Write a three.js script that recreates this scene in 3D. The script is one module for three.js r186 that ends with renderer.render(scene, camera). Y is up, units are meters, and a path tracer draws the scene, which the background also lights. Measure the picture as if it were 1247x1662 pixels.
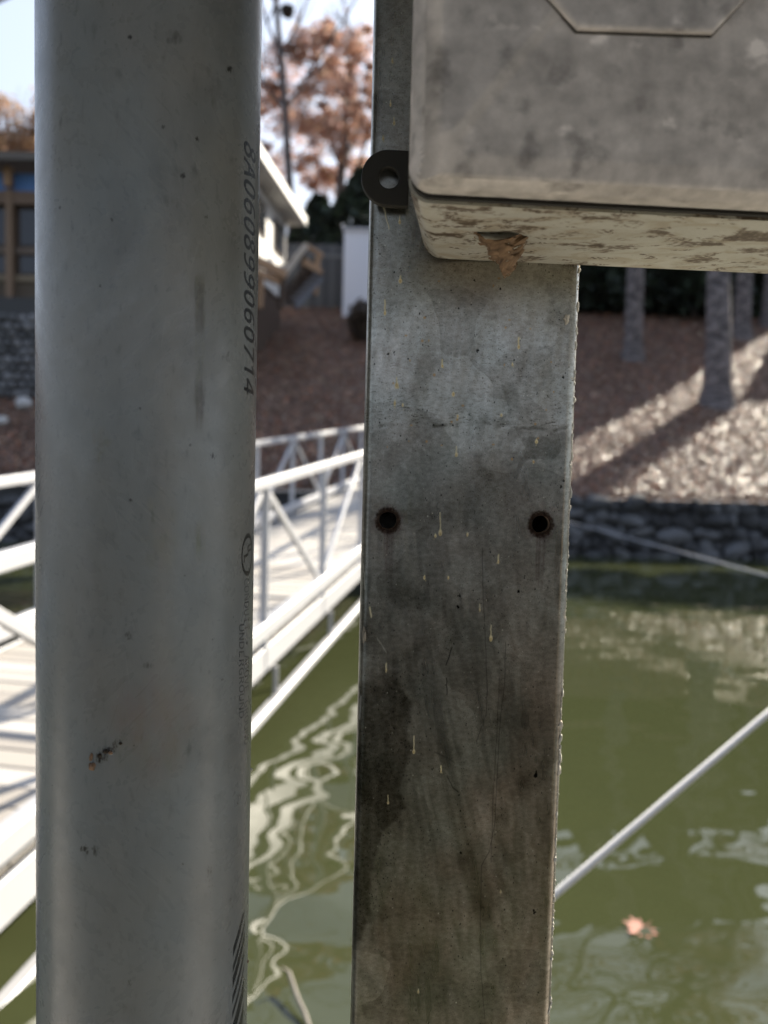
import * as THREE from 'three';
import { mergeGeometries, toCreasedNormals, mergeVertices } from 'three/addons/utils/BufferGeometryUtils.js';
import { ImprovedNoise } from 'three/addons/math/ImprovedNoise.js';

// ------------------------------------------------------------------ camera, sky, sun, exposure
const W = 1247, H = 1662, FOV = 64, EYE = 1.7;
const F = (H / 2) / Math.tan(THREE.MathUtils.degToRad(FOV / 2));        // focal length in photo pixels
const scene = new THREE.Scene();
const camera = new THREE.PerspectiveCamera(FOV, W / H, 0.02, 2000);
camera.rotation.order = 'YXZ';
camera.position.set(0, EYE, 0);
camera.rotation.set(THREE.MathUtils.degToRad(-3.6), 0, THREE.MathUtils.degToRad(1.44));
camera.focus = 0.288;
camera.userData.fStop = 10.5;
camera.updateMatrixWorld(true);

const renderer = new THREE.WebGLRenderer({ antialias: true });
renderer.toneMapping = THREE.LinearToneMapping;
renderer.toneMappingExposure = 3.1;
renderer.shadowMap.enabled = true;

const SUN = new THREE.Vector3(0.655, 0.625, -0.755).normalize();
{ // clear winter sky: pale towards the horizon, deeper blue overhead, brighter round the sun
  const w = 512, h = 256, d = new Float32Array(w * h * 4);
  for (let j = 0; j < h; j++) for (let i = 0; i < w; i++) {
    const el = ((j + 0.5) / h - 0.5) * Math.PI, az = ((i + 0.5) / w - 0.5) * 2 * Math.PI, x = Math.cos(az) * Math.cos(el), y = Math.sin(el), z = Math.sin(az) * Math.cos(el);
    const c = x * SUN.x + y * SUN.y + z * SUN.z, ang = Math.acos(Math.min(1, Math.max(-1, c))), t = Math.pow(Math.max(0, y), 0.55), glow = 0.5 * Math.exp(-ang / 0.28) + 0.36 * Math.exp(-ang / 0.8), side = 0.85 + 0.15 * c * c;
    const k = (j * w + i) * 4, hz = [0.35, 0.39, 0.44], zn = [0.058, 0.115, 0.245];
    for (let q = 0; q < 3; q++) d[k + q] = (hz[q] + (zn[q] - hz[q]) * t) * side + glow * [1, 0.97, 0.9][q];
    d[k + 3] = 1;
  }
  const t = new THREE.DataTexture(d, w, h, THREE.RGBAFormat, THREE.FloatType); t.mapping = THREE.EquirectangularReflectionMapping; t.magFilter = THREE.LinearFilter; t.needsUpdate = true;
  scene.background = t; scene.environment = t;
}
const sun = new THREE.DirectionalLight(new THREE.Color(1, 0.91, 0.76), 5);
sun.target.position.set(0, 0, -10); sun.position.copy(SUN).multiplyScalar(60).add(sun.target.position);
sun.castShadow = true; sun.shadow.mapSize.set(4096, 4096);
Object.assign(sun.shadow.camera, { left: -45, right: 45, top: 45, bottom: -45, near: 1, far: 160 });
scene.add(sun, sun.target);

// ------------------------------------------------------------------ helpers
let seed = 12345;
const rnd = () => { seed = (seed * 1664525 + 1013904223) >>> 0; return seed / 4294967296; };
const rr = (a, b) => a + (b - a) * rnd();
const IN = new ImprovedNoise();
const nz = (x, y, z = 0) => IN.noise(x + 31.7, y + 11.3, z + 5.1);
const fbm = (x, y, z = 0, o = 4) => { let s = 0, a = 0.5; for (let i = 0; i < o; i++) { s += a * nz(x, y, z); x *= 2.03; y *= 2.03; z = z * 2.03 + 7; a *= 0.5; } return s; };
const V = (x, y, z) => new THREE.Vector3(x, y, z);
const clamp = (x, a, b) => Math.min(b, Math.max(a, x));
const sstep = (a, b, x) => { const t = clamp((x - a) / (b - a), 0, 1); return t * t * (3 - 2 * t); };

// photo pixel -> ray; a distance is then taken from what the ray touches or from a known size
const ray = (px, py) => V((px - W / 2) / F, (H / 2 - py) / F, -1).applyQuaternion(camera.quaternion);
const P = (px, py, depth) => ray(px, py).multiplyScalar(depth).add(camera.position);
const hitPlane = (px, py, p0, n) => { const d = ray(px, py); const t = p0.clone().sub(camera.position).dot(n) / d.dot(n); return d.multiplyScalar(t).add(camera.position); };

const used = {};
const numbered = (n) => { const k = used[n] = (used[n] ?? -1) + 1; return k ? n + '_' + String(k).padStart(3, '0') : n; };
function sh(o) { o.traverse((m) => { if (m.isMesh) { m.castShadow = true; m.receiveShadow = true; } }); return o; }
function part(name, geo, mat, parent) { const m = new THREE.Mesh(geo, mat); m.name = name; parent.add(m); return sh(m); }
function thing(name, label, category, pos = [0, 0, 0], turn = 0, group) {
  const g = new THREE.Group(); g.name = numbered(name); g.position.set(...pos); g.rotation.y = turn;
  g.userData = { label, category }; if (group) g.userData.group = group; scene.add(g); return g;
}
function single(name, geo, mat, label, category, group) { const m = new THREE.Mesh(geo, mat); m.name = numbered(name); m.userData = { label, category }; if (group) m.userData.group = group; scene.add(sh(m)); return m; }
function setting(name, geo, mat, label) { const m = new THREE.Mesh(geo, mat); m.name = numbered(name); m.userData = { kind: 'structure', label }; scene.add(sh(m)); return m; }
const lin = (r, g, b) => new THREE.Color().setRGB(r, g, b);
const std = (r, g, b, rough = 0.8, extra = {}) => new THREE.MeshStandardMaterial({ color: lin(r, g, b), roughness: rough, side: THREE.DoubleSide, ...extra });
const leafMat = (r = 1, g = 1, b = 1, t = 0.35) => new THREE.MeshPhysicalMaterial({ color: lin(r, g, b), vertexColors: true, roughness: 0.95, transmission: t, thickness: 0, side: THREE.DoubleSide });

// a bar of rectangular section from a to b
function bar(a, b, w, h, up = V(0, 1, 0)) {
  const d = b.clone().sub(a), L = d.length(); d.normalize();
  let r = new THREE.Vector3().crossVectors(d, up); if (r.length() < 1e-3) r = V(1, 0, 0); r.normalize();
  const u = new THREE.Vector3().crossVectors(r, d).normalize();
  const g = bevelBox(w, h, L, Math.min(w, h) * 0.12);
  g.applyMatrix4(new THREE.Matrix4().makeBasis(r, u, d.clone().negate()).setPosition(a.clone().add(b).multiplyScalar(0.5)));
  return g;
}
function bevelBox(w, h, d, c) {   // chamfered box
  const s = new THREE.Shape(); const x = w / 2, y = h / 2;
  s.moveTo(-x + c, -y); s.lineTo(x - c, -y); s.lineTo(x, -y + c); s.lineTo(x, y - c); s.lineTo(x - c, y); s.lineTo(-x + c, y); s.lineTo(-x, y - c); s.lineTo(-x, -y + c);
  const g = new THREE.ExtrudeGeometry(s, { depth: d, bevelEnabled: false }); g.translate(0, 0, -d / 2); return g;
}
function box(w, h, d, x = 0, y = 0, z = 0) { const g = new THREE.BoxGeometry(w, h, d); g.translate(x, y, z); return g; }
function taper(a, b, ra, rb, seg = 7) {
  const d = b.clone().sub(a), L = d.length(); const g = new THREE.CylinderGeometry(rb, ra, L, seg, 1, true);
  g.translate(0, L / 2, 0); g.applyQuaternion(new THREE.Quaternion().setFromUnitVectors(V(0, 1, 0), d.normalize())); g.translate(a.x, a.y, a.z); return g;
}
// quad soup with vertex colours
class Quads {
  constructor() { this.p = []; this.c = []; }
  leaf(x, y, z, s, col, flat = 0) {
    let ax, ay, az, bx, by, bz;
    const th = rnd() * 6.283, ph = flat ? rr(-flat, flat) : Math.acos(rr(-1, 1)) - Math.PI / 2, ps = rnd() * 6.283;
    const n = V(Math.cos(th) * Math.sin(ph), Math.cos(ph), Math.sin(th) * Math.sin(ph));
    const a = V(Math.cos(ps), 0.001, Math.sin(ps)).cross(n).normalize(), b = a.clone().cross(n);
    ax = a.x * s; ay = a.y * s; az = a.z * s; bx = b.x * s * 0.6; by = b.y * s * 0.6; bz = b.z * s * 0.6;
    const A = [x - ax, y - ay, z - az], B = [x + bx, y + by, z + bz], C = [x + ax, y + ay, z + az], D = [x - bx, y - by, z - bz];
    this.p.push(...A, ...B, ...C, ...A, ...C, ...D);
    for (let i = 0; i < 6; i++) this.c.push(col[0], col[1], col[2]);
  }
  build() { const g = new THREE.BufferGeometry(); g.setAttribute('position', new THREE.Float32BufferAttribute(this.p, 3)); g.setAttribute('color', new THREE.Float32BufferAttribute(this.c, 3)); g.computeVertexNormals(); return g; }
}
const vary = (c, k) => { const f = 1 + rr(-k, k); return [c[0] * f, c[1] * f * (1 + rr(-0.08, 0.08)), c[2] * f * (1 + rr(-0.1, 0.1))]; };
function canvas(w, h) { const c = document.createElement('canvas'); c.width = w; c.height = h; return c; }
function canvasTex(c, rep = [1, 1]) { const t = new THREE.CanvasTexture(c); t.colorSpace = THREE.SRGBColorSpace; t.wrapS = t.wrapT = THREE.RepeatWrapping; t.repeat.set(...rep); t.anisotropy = 8; return t; }
// fill a canvas with a colour function (sRGB 0..255)
function paint(c, fn, sx = 1, sy = 1, grain = 0) { const x = c.getContext('2d'), im = x.createImageData(c.width, c.height), d = im.data; for (let j = 0; j < c.height; j += sy) for (let i = 0; i < c.width; i += sx) { const r = fn(i, j); for (let b = 0; b < sy; b++) for (let a = 0; a < sx; a++) { const k = ((j + b) * c.width + i + a) * 4, n = grain ? (rnd() - 0.5) * grain : 0; d[k] = r[0] + n; d[k + 1] = r[1] + n; d[k + 2] = r[2] + n; d[k + 3] = 255; } } x.putImageData(im, 0, 0); return x; }
function noiseTex(size, fn) { const d = new Uint8Array(size * size * 4); for (let j = 0; j < size; j++) for (let i = 0; i < size; i++) { const r = fn(i / size, j / size), k = (j * size + i) * 4; d[k] = r[0]; d[k + 1] = r[1]; d[k + 2] = r[2]; d[k + 3] = 255; } const t = new THREE.DataTexture(d, size, size); t.magFilter = THREE.LinearFilter; t.minFilter = THREE.LinearMipmapLinearFilter; t.generateMipmaps = true; t.wrapS = t.wrapT = THREE.RepeatWrapping; t.needsUpdate = true; return t; }
// tiling noise on a torus
const tile = (u, v, f, s = 0) => { const a = u * 6.28318, b = v * 6.28318, r = f / 6.28318; return IN.noise(Math.cos(a) * r + 9.1 + s, Math.sin(a) * r + Math.cos(b) * r + 3.7, Math.sin(b) * r + 1.3 + s * 2); };
function boxUV(g, s = 1) { // uv in metres by the face's direction; g is not indexed
  const p = g.attributes.position, n = g.attributes.normal, uv = new Float32Array(p.count * 2);
  for (let i = 0; i < p.count; i += 3) {
    const nx = Math.abs(n.getX(i) + n.getX(i + 1) + n.getX(i + 2)), ny = Math.abs(n.getY(i) + n.getY(i + 1) + n.getY(i + 2)), nzz = Math.abs(n.getZ(i) + n.getZ(i + 1) + n.getZ(i + 2));
    for (let k = i; k < i + 3; k++) { const x = p.getX(k), y = p.getY(k), z = p.getZ(k); const q = ny > nx && ny > nzz ? [x, z] : nx > nzz ? [z, y] : [x, y]; uv[2 * k] = (q[0] + 0.045) * s; uv[2 * k + 1] = (q[1] - (q[1] > 1 ? 1.755 : -0.02)) * s; }
  }
  g.setAttribute('uv', new THREE.BufferAttribute(uv, 2)); return g;
}

// ------------------------------------------------------------------ the shore
const WALL = 15.57, WALLTOP = 1.08, CREST = 30;
function gh(x, z) {     // height of the bank
  const d = -z; if (d < WALL) return WALLTOP;
  const e = Math.min(d, CREST);
  let h = WALLTOP + 0.42 * (e - WALL) + (d > CREST ? 0.5 * (1 - Math.exp(-(d - CREST) * 0.4)) : 0);
  h += 0.10 * fbm(x * 0.35, z * 0.35) * sstep(WALL, WALL + 2, d);
  return h;
}
{ // bank: one sheet from the wall back to the far distance
  const xs = [], zs = [];
  for (let i = 0; i <= 150; i++) { const t = i / 150 * 2 - 1; xs.push(Math.sign(t) * (24 * Math.abs(t) + 500 * Math.pow(Math.abs(t), 7))); }
  for (let j = 0; j <= 110; j++) { const t = j / 110; zs.push(-(WALL - 0.02 + 22 * t + 600 * Math.pow(t, 8))); }
  const p = [], uv = [], ix = [];
  for (const z of zs) for (const x of xs) { p.push(x, gh(x, z), z); uv.push(x / 3, z / 3); }
  const n = xs.length;
  for (let j = 0; j < zs.length - 1; j++) for (let i = 0; i < n - 1; i++) { const a = j * n + i; ix.push(a, a + 1, a + n, a + 1, a + n + 1, a + n); }
  const g = new THREE.BufferGeometry(); g.setAttribute('position', new THREE.Float32BufferAttribute(p, 3)); g.setAttribute('uv', new THREE.Float32BufferAttribute(uv, 2)); g.setIndex(ix); g.computeVertexNormals();
  const t = noiseTex(512, (u, v) => { const a = tile(u, v, 60) * 0.5 + tile(u, v, 150, 3) * 0.6, b = tile(u, v, 14, 5); const k = 1 + a * 0.55 + b * 0.2; return [86 * k, 62 * k, 47 * k].map((q) => clamp(q, 10, 230)); });
  t.colorSpace = THREE.SRGBColorSpace;
  const bt = noiseTex(512, (u, v) => { const k = 128 + 110 * (tile(u, v, 70, 8) + 0.5 * tile(u, v, 160, 2)); return [k, k, k]; });
  setting('hillside', g, new THREE.MeshStandardMaterial({ map: t, bumpMap: bt, bumpScale: 0.05, roughness: 0.9 }), 'steep bank covered with dry brown leaves');
}
{ // fallen leaves: nobody could count them
  const s = new THREE.BufferGeometry();
  const o = [[0, -0.5], [0.22, -0.18], [0.42, -0.2], [0.3, 0.08], [0.42, 0.34], [0.14, 0.26], [0, 0.55], [-0.14, 0.26], [-0.42, 0.34], [-0.3, 0.08], [-0.42, -0.2], [-0.22, -0.18]];
  const pp = []; for (let i = 0; i < o.length; i++) { const a = o[i], b = o[(i + 1) % o.length]; pp.push(0, 0.05, 0, a[0], 0.12 * a[0] * a[0], a[1], b[0], 0.12 * b[0] * b[0], b[1]); }
  s.setAttribute('position', new THREE.Float32BufferAttribute(pp, 3)); s.computeVertexNormals();
  const N = 120000, m = new THREE.InstancedMesh(s, new THREE.MeshStandardMaterial({ color: 0xffffff, roughness: 0.36, side: THREE.DoubleSide }), N);
  const d = new THREE.Object3D(), c = new THREE.Color();
  const pal = [[0.20, 0.11, 0.065], [0.34, 0.21, 0.13], [0.13, 0.07, 0.045], [0.44, 0.32, 0.22], [0.42, 0.14, 0.05], [0.08, 0.05, 0.036], [0.26, 0.155, 0.10], [0.05, 0.036, 0.03]];
  for (let i = 0; i < N; i++) {
    const dd = WALL + 0.15 + 15 * Math.pow(rnd(), 1.3), x = rr(-0.62, 0.62) * dd + (rnd() < 0.5 ? rr(1.5, 4) : 0), z = -dd;
    d.position.set(x, gh(x, z) + rr(0.008, 0.05), z); d.rotation.set(rr(-0.75, 0.75) + 0.3, rr(0, 6.28), rr(-0.75, 0.75)); d.scale.setScalar(rr(0.032, 0.075)); d.updateMatrix(); m.setMatrixAt(i, d.matrix);
    const q = vary(pal[Math.floor(rnd() * pal.length)], 0.3); m.setColorAt(i, c.setRGB(...q));
  }
  m.name = 'leaf_litter'; m.userData = { kind: 'stuff', label: 'dry brown fallen leaves covering the bank', category: 'leaves' }; scene.add(sh(m));
}
// ------------------------------------------------------------------ water
{
  const n = 420, xs = [], zs = [];
  for (let i = 0; i <= n; i++) { const t = i / n * 2 - 1; xs.push(1 + Math.sign(t) * (7 * Math.abs(t) + 600 * Math.pow(Math.abs(t), 15))); }
  const m = 520; for (let j = 0; j <= m; j++) { const t = j / m; const near = -WALL - 0.3 + 15.4 * (t / 0.85); zs.push(t < 0.85 ? near : -0.47 + 1.2 * (t - 0.85) / 0.15 * 8 + 500 * Math.pow((t - 0.85) / 0.15, 4)); }
  const wave = (x, z) => {
    const k = (0.22 + 0.78 * sstep(-7, -2.4, z)) * (1 - 0.85 * sstep(-0.6, 0.6, z)), far = 1 - sstep(8, 40, Math.hypot(x, z));
    const wx = x + 0.25 * nz(x * 0.7, z * 0.7, 3), wz = z + 0.25 * nz(x * 0.7, z * 0.7, 9);
    return far * k * (0.0165 * nz(wx * 1.4, wz * 2.0, 1) + 0.0042 * nz(wx * 3.3 + 4, wz * 4.6, 2) + 0.0019 * nz(wx * 7.5, wz * 9.5, 4));
  };
  const p = [], ix = [];
  for (const z of zs) for (const x of xs) p.push(x, wave(x, z), z);
  for (let j = 0; j < m; j++) for (let i = 0; i < n; i++) { const a = j * (n + 1) + i; ix.push(a, a + n + 1, a + 1, a + 1, a + n + 1, a + n + 2); }
  const g = new THREE.BufferGeometry(); g.setAttribute('position', new THREE.Float32BufferAttribute(p, 3)); g.setIndex(ix); g.computeVertexNormals();
  setting('lake_water', g, new THREE.MeshPhysicalMaterial({ color: lin(0.034, 0.039, 0.0165), roughness: 0.012, ior: 1.37, side: THREE.DoubleSide }), 'murky green lake water with small ripples');
}

// ------------------------------------------------------------------ retaining wall of stones
{
  const wall = thing('stone_retaining_wall', 'low dark stone retaining wall with straight top edge along the water', 'wall');
  const stoneMats = [[0.05, 0.048, 0.046], [0.075, 0.073, 0.071], [0.035, 0.033, 0.031], [0.11, 0.107, 0.105]].map((c) => std(...c, 0.9));
  part('backing', box(60, 2.2, 0.5, 0, -0.05, -WALL - 0.34), std(0.05, 0.048, 0.045, 0.95), wall);
  const variants = []; for (let k = 0; k < 6; k++) { const g = new THREE.IcosahedronGeometry(1, 1); const p = g.attributes.position; for (let i = 0; i < p.count; i++) { const v = V(p.getX(i), p.getY(i), p.getZ(i)); const f = 1 + 0.35 * nz(v.x * 1.1 + k * 9, v.y * 1.1, v.z * 1.1); p.setXYZ(i, v.x * f, v.y * f, v.z * f); } g.computeVertexNormals(); variants.push(g); }
  let count = 0;
  for (const [x0, x1, nr] of [[3.1, 8, 5], [-2.4, 0.4, 4], [-8.4, -6.4, 4]]) for (let r = 0; r < nr; r++) for (let x = x0; x < x1;) {
    const w = 0.1 + 0.28 * Math.pow(rnd(), 2); if (count++ > 280) break;
    const s = part('stone', variants[Math.floor(rnd() * 6)], stoneMats[Math.floor(rnd() * 4)], wall);
    s.position.set(x + w, -0.02 + r * 0.245 + rr(-0.06, 0.06), -WALL - 0.04 + r * -0.012 + rr(-0.05, 0.03)); s.scale.set(w * rr(0.9, 1.25), rr(0.1, 0.2), rr(0.14, 0.24)); s.rotation.set(rr(-0.3, 0.3), rr(-0.5, 0.5), rr(-0.5, 0.5)); x += w * rr(1.35, 1.9);
  }
}

// ------------------------------------------------------------------ trees
const barkTex = noiseTex(256, (u, v) => { const k = 0.92 + 0.5 * tile(u, v, 24) + 0.4 * tile(u, v, 7, 6) + 0.3 * tile(u, v, 80, 4); return [138 * k, 130 * k, 124 * k].map((q) => clamp(q, 0, 255)); }); barkTex.colorSpace = THREE.SRGBColorSpace;
const barkGrey = new THREE.MeshStandardMaterial({ map: barkTex, color: lin(0.62, 0.6, 0.62), roughness: 0.95, bumpMap: barkTex, bumpScale: 0.06 });
function limbs(base, h, r, spread, depth0, tips) {   // tapered trunk with limbs
  const gs = [];
  const grow = (a, dir, len, rad, lev) => {
    let p = a.clone(), d = dir.clone(), n = lev === 0 ? 9 : 4, rd = rad;
    for (let i = 0; i < n; i++) {
      const q = p.clone().add(d.clone().multiplyScalar(len / n)), r2 = rad * (1 - 0.75 * (i + 1) / n);
      gs.push(taper(p, q, rd, Math.max(r2, 0.008), lev === 0 ? 14 : lev === 1 ? 7 : 5)); p = q; rd = Math.max(r2, 0.008);
      d.add(V(rr(-1, 1), lev ? rr(0, 0.5) : 0.0, rr(-1, 1)).multiplyScalar(lev ? 0.18 : 0.035)).normalize();
      if (lev < depth0 && (lev > 0 || i >= 3)) for (let k = 0; k < (lev === 0 ? 2 : 2); k++) { const th = rnd() * 6.28; grow(p, V(Math.cos(th), rr(0.35, 1.1) * spread, Math.sin(th)).normalize().lerp(d, 0.25).normalize(), len * (lev === 0 ? rr(0.3, 0.42) * (1.25 - i / n) : rr(0.4, 0.6)), rd * 0.55, lev + 1); }
      if (lev >= depth0 - 0.5) tips.push(p.clone());
    }
  };
  // flared foot
  gs.push(taper(base.clone().add(V(0, -0.4, 0)), base.clone().add(V(0, 0.12, 0)), r * 2.0, r * 1.45, 14), taper(base.clone().add(V(0, 0.12, 0)), base.clone().add(V(0, 0.5, 0)), r * 1.45, r * 1.12, 14));
  grow(base.clone().add(V(0, 0.5, 0)), V(rr(-0.03, 0.03), 1, rr(-0.03, 0.03)), h, r * 1.12, 0);
  return mergeGeometries(gs.map((g) => { g.deleteAttribute('uv2'); return g; }));
}
function leafTree(name, label, base, h, r, bark, leafCol, nLeaf, leafSize, opt = {}) {
  const t = thing(name, label, 'tree', base.toArray(), 0, opt.group), tips = [];
  part('trunk', limbs(V(0, 0, 0), h, r, opt.spread ?? 1, opt.levels ?? 2, tips), bark, t);
  if (nLeaf) {
    const q = new Quads();
    for (let i = 0; i < nLeaf; i++) { const c = tips[Math.floor(rnd() * tips.length)], k = opt.puff ?? 0.5; q.leaf(c.x + rr(-k, k), c.y + rr(-k, k) * 0.7, c.z + rr(-k, k), leafSize * rr(0.6, 1.3), vary(leafCol[Math.floor(rnd() * leafCol.length)], 0.3)); }
    part('crown', q.build(), leafMat(), t);
  }
  return t;
}
function evergreen(label, x, z, top, rad, group, col = [0.022, 0.034, 0.016]) {
  const y0 = gh(x, z), h = top - y0, t = thing('evergreen_tree', label, 'tree', [x, y0, z], 0, group);
  part('trunk', taper(V(0, -0.3, 0), V(0, h * 0.9, 0), 0.14, 0.03, 8), barkGrey, t);
  const q = new Quads(), n = Math.round(2600 * h / 6 * rad);
  for (let i = 0; i < n; i++) { const v = Math.pow(rnd(), 0.9), y = 0.1 + v * (h - 0.1), th = rnd() * 6.283, lump = 1 + 0.3 * nz(Math.cos(th) * 2 + x, y * 1.1, Math.sin(th) * 2); const R = rad * Math.min(1, (1 - v) * 2.2 + 0.12) * lump * Math.pow(rnd(), 0.35); q.leaf(Math.cos(th) * R, y, Math.sin(th) * R, rr(0.14, 0.3), vary(col, 0.4)); }
  part('crown', q.build(), leafMat(1, 1, 1, 0.15), t); return t;
}
function groundHit(px, py) { const d = ray(px, py); let t = 12; for (; t < 60; t += 0.02) { const p = camera.position.clone().addScaledVector(d, t); if (p.y <= gh(p.x, p.z) && -p.z > WALL) return p; } return P(px, py, 30); }

const russet = [[0.46, 0.24, 0.155], [0.48, 0.33, 0.25], [0.56, 0.42, 0.34], [0.36, 0.19, 0.13]];
const tanLeaf = [[0.42, 0.27, 0.15], [0.36, 0.22, 0.12], [0.48, 0.33, 0.2]];
{
  const b1 = groundHit(1163, 656); leafTree('oak_tree', 'stout grey trunk throwing a shadow down the sunlit leaves', b1, 12, 0.30, barkGrey, russet, 800, 0.11, { spread: 0.9 });
  const b2 = groundHit(1027, 582); leafTree('oak_tree', 'grey trunk rising from the shaded leaves, beside the galvanized post', b2, 13, 0.24, barkGrey, russet, 800, 0.11, { spread: 0.9 });
  const b3 = groundHit(1203, 548); leafTree('oak_tree', 'trunk standing partly behind the stout grey trunk', b3, 12, 0.25, barkGrey, russet, 1200, 0.11, { spread: 0.9 });
}
for (const [px, d, r] of [[1246, 28.5, 0.18]]) { const p = P(px, 500, d); p.y = gh(p.x, p.z); leafTree('slim_tree', 'slim dim trunk in front of the dark evergreen screen', p, 10, r, barkGrey, russet, 500, 0.11, {}); }
{ // evergreen screen on the crest
  const L1 = 'tall dark evergreen in the screen behind the grey trunks', L2 = 'low dark evergreen at the end of the screen', L3 = 'dark green conifer between the house and the galvanized post';
  for (let x = 3.7; x < 14.2; x += 1.25) evergreen(L1, x, -31 + rr(-0.6, 0.6), rr(14.2, 15.4), 1.5, 'evergreen screen');
  for (let x = 3.2; x < 15.5; x += 1.35) evergreen('dark evergreen in the rear row of the screen behind the grey trunks', x, -33 + rr(-0.5, 0.5), rr(13.4, 15), 1.5, 'rear evergreen row');
  for (let x = 17.8; x < 27; x += 1.5) evergreen(L2, x, -31 + rr(-0.3, 0.3), rr(11.0, 11.6), 1.25, 'low evergreens');
  evergreen(L3, -2.9, -33.2, 12.1, 1.3, 'conifers by the house'); evergreen(L3, -1.2, -32.6, 12.9, 1.5, 'conifers by the house'); evergreen(L3, 0.4, -33.5, 12.4, 1.4, 'conifers by the house');
}
for (const [x, z, R] of [[18.4, -31.8, 2.6], [22.6, -31.6, 2.8]]) {     // unseen oaks added above the low evergreens to shade the water
  const y0 = gh(x, z), t = thing('added_shade_oak', 'high crowned russet oak added out of view to shade the water', 'tree', [x, y0, z], 0, 'added shade oaks'), tips = [], q = new Quads();
  part('trunk', limbs(V(0, 0, 0), 10, 0.13, 3, 0, tips), barkGrey, t);
  for (let k = 0; k < 60; k++) { const a = V(rr(-1, 1), rr(-1, 1), rr(-1, 1)).normalize().multiplyScalar(Math.pow(rnd(), 0.4)), cr = rr(0.4, 0.8); for (let i = 0; i < 130; i++) q.leaf(a.x * R + rr(-cr, cr), 16.4 - y0 + a.y * 1.15 + rr(-cr, cr) * 0.45, a.z * 0.5 + rr(-cr, cr) * 0.6, rr(0.1, 0.2), vary(russet[Math.floor(rnd() * 4)], 0.3)); }
  part('crown', q.build(), leafMat(1, 1, 1, 0.35), t);
}
{ // big russet oak and the tall bare tree
  const o = P(545, 330, 38); o.y = gh(o.x, o.z);
  const t = thing('russet_oak', 'large oak with russet leaves behind the house', 'tree', o.toArray());
  const tips = []; part('trunk', limbs(V(0, 0, 0), 13, 0.3, 1.0, 2, tips), barkGrey, t);
  const q = new Quads(), c = P(540, 178, 38).sub(o);
  const clumps = []; for (let i = 0; i < 230; i++) { const v = V(rr(-1, 1), rr(-1, 1), rr(-1, 1)); if (v.length() > 1) { i--; continue; } clumps.push([c.x + v.x * 5.0, c.y + v.y * 3.7, c.z + v.z * 4.2, rr(0.25, 0.8)]); }
  for (let i = 0; i < 38000; i++) { const k = clumps[Math.floor(rnd() * clumps.length)], th = rnd() * 6.283, ph = Math.acos(rr(-1, 1)), R = k[3] * Math.pow(rnd(), 0.5); q.leaf(k[0] + R * Math.sin(ph) * Math.cos(th), k[1] + R * 0.7 * Math.cos(ph), k[2] + R * Math.sin(ph) * Math.sin(th), rr(0.05, 0.115), vary(russet[Math.floor(rnd() * 4)], 0.35)); }
  part('crown', q.build(), leafMat(1, 1, 1, 0.6), t);
  const b = P(478, 330, 35); b.y = gh(b.x, b.z); leafTree('bare_tree', 'tall thin bare tree beside the house roof', b, 19, 0.2, barkGrey, russet, 350, 0.1, { spread: 1.6, puff: 0.4 });
  const nst = new THREE.IcosahedronGeometry(0.3, 3), p = nst.attributes.position; for (let i = 0; i < p.count; i++) { const f = 1 + 0.5 * nz(p.getX(i) * 9, p.getY(i) * 9, p.getZ(i) * 9); p.setXYZ(i, p.getX(i) * f, p.getY(i) * 0.85 * f, p.getZ(i) * f); } nst.computeVertexNormals();
  const ns = single('squirrel_nest', nst, std(0.03, 0.025, 0.02, 1), 'dark clump of leaves high in the bare tree', 'nest'); ns.position.copy(P(466, 17, 34.8));
}
{ // sunlit trees behind the porch at the left
  for (const [px, d, top] of [[-40, 36, 155], [40, 38, 175], [130, 40, 150]]) {
    const b = P(px, 300, d); b.y = gh(b.x, b.z); const q = new Quads(); const t = thing('tan_tree', ['round tan leaved tree above the porch roof'][0], 'tree', b.toArray(), 0, 'tan trees behind the porch');
    const tips = []; part('trunk', limbs(V(0, 0, 0), 9, 0.2, 0.9, 2, tips), barkGrey, t);
    const c = P(px, top + 70, d).sub(b); for (let k = 0; k < 26; k++) { const a = V(rr(-1, 1), rr(-1, 1), rr(-1, 1)).normalize().multiplyScalar(Math.pow(rnd(), 0.4)), R = rr(0.5, 0.9); for (let i = 0; i < 170; i++) q.leaf(c.x + a.x * 2.4 + rr(-R, R), c.y + a.y * 1.7 + rr(-R, R) * 0.7, c.z + a.z * 2.4 + rr(-R, R), rr(0.07, 0.15), vary(tanLeaf[Math.floor(rnd() * 3)], 0.3)); }
    part('crown', q.build(), leafMat(1, 1, 1, 0.45), t);
  }
  const b = P(-60, 400, 30); b.y = gh(b.x, b.z); leafTree('bare_tree', 'bare branched tree reaching over the porch roof', b, 17, 0.22, barkGrey, tanLeaf, 300, 0.09, { spread: 0.8, puff: 0.4 });
}

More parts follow.
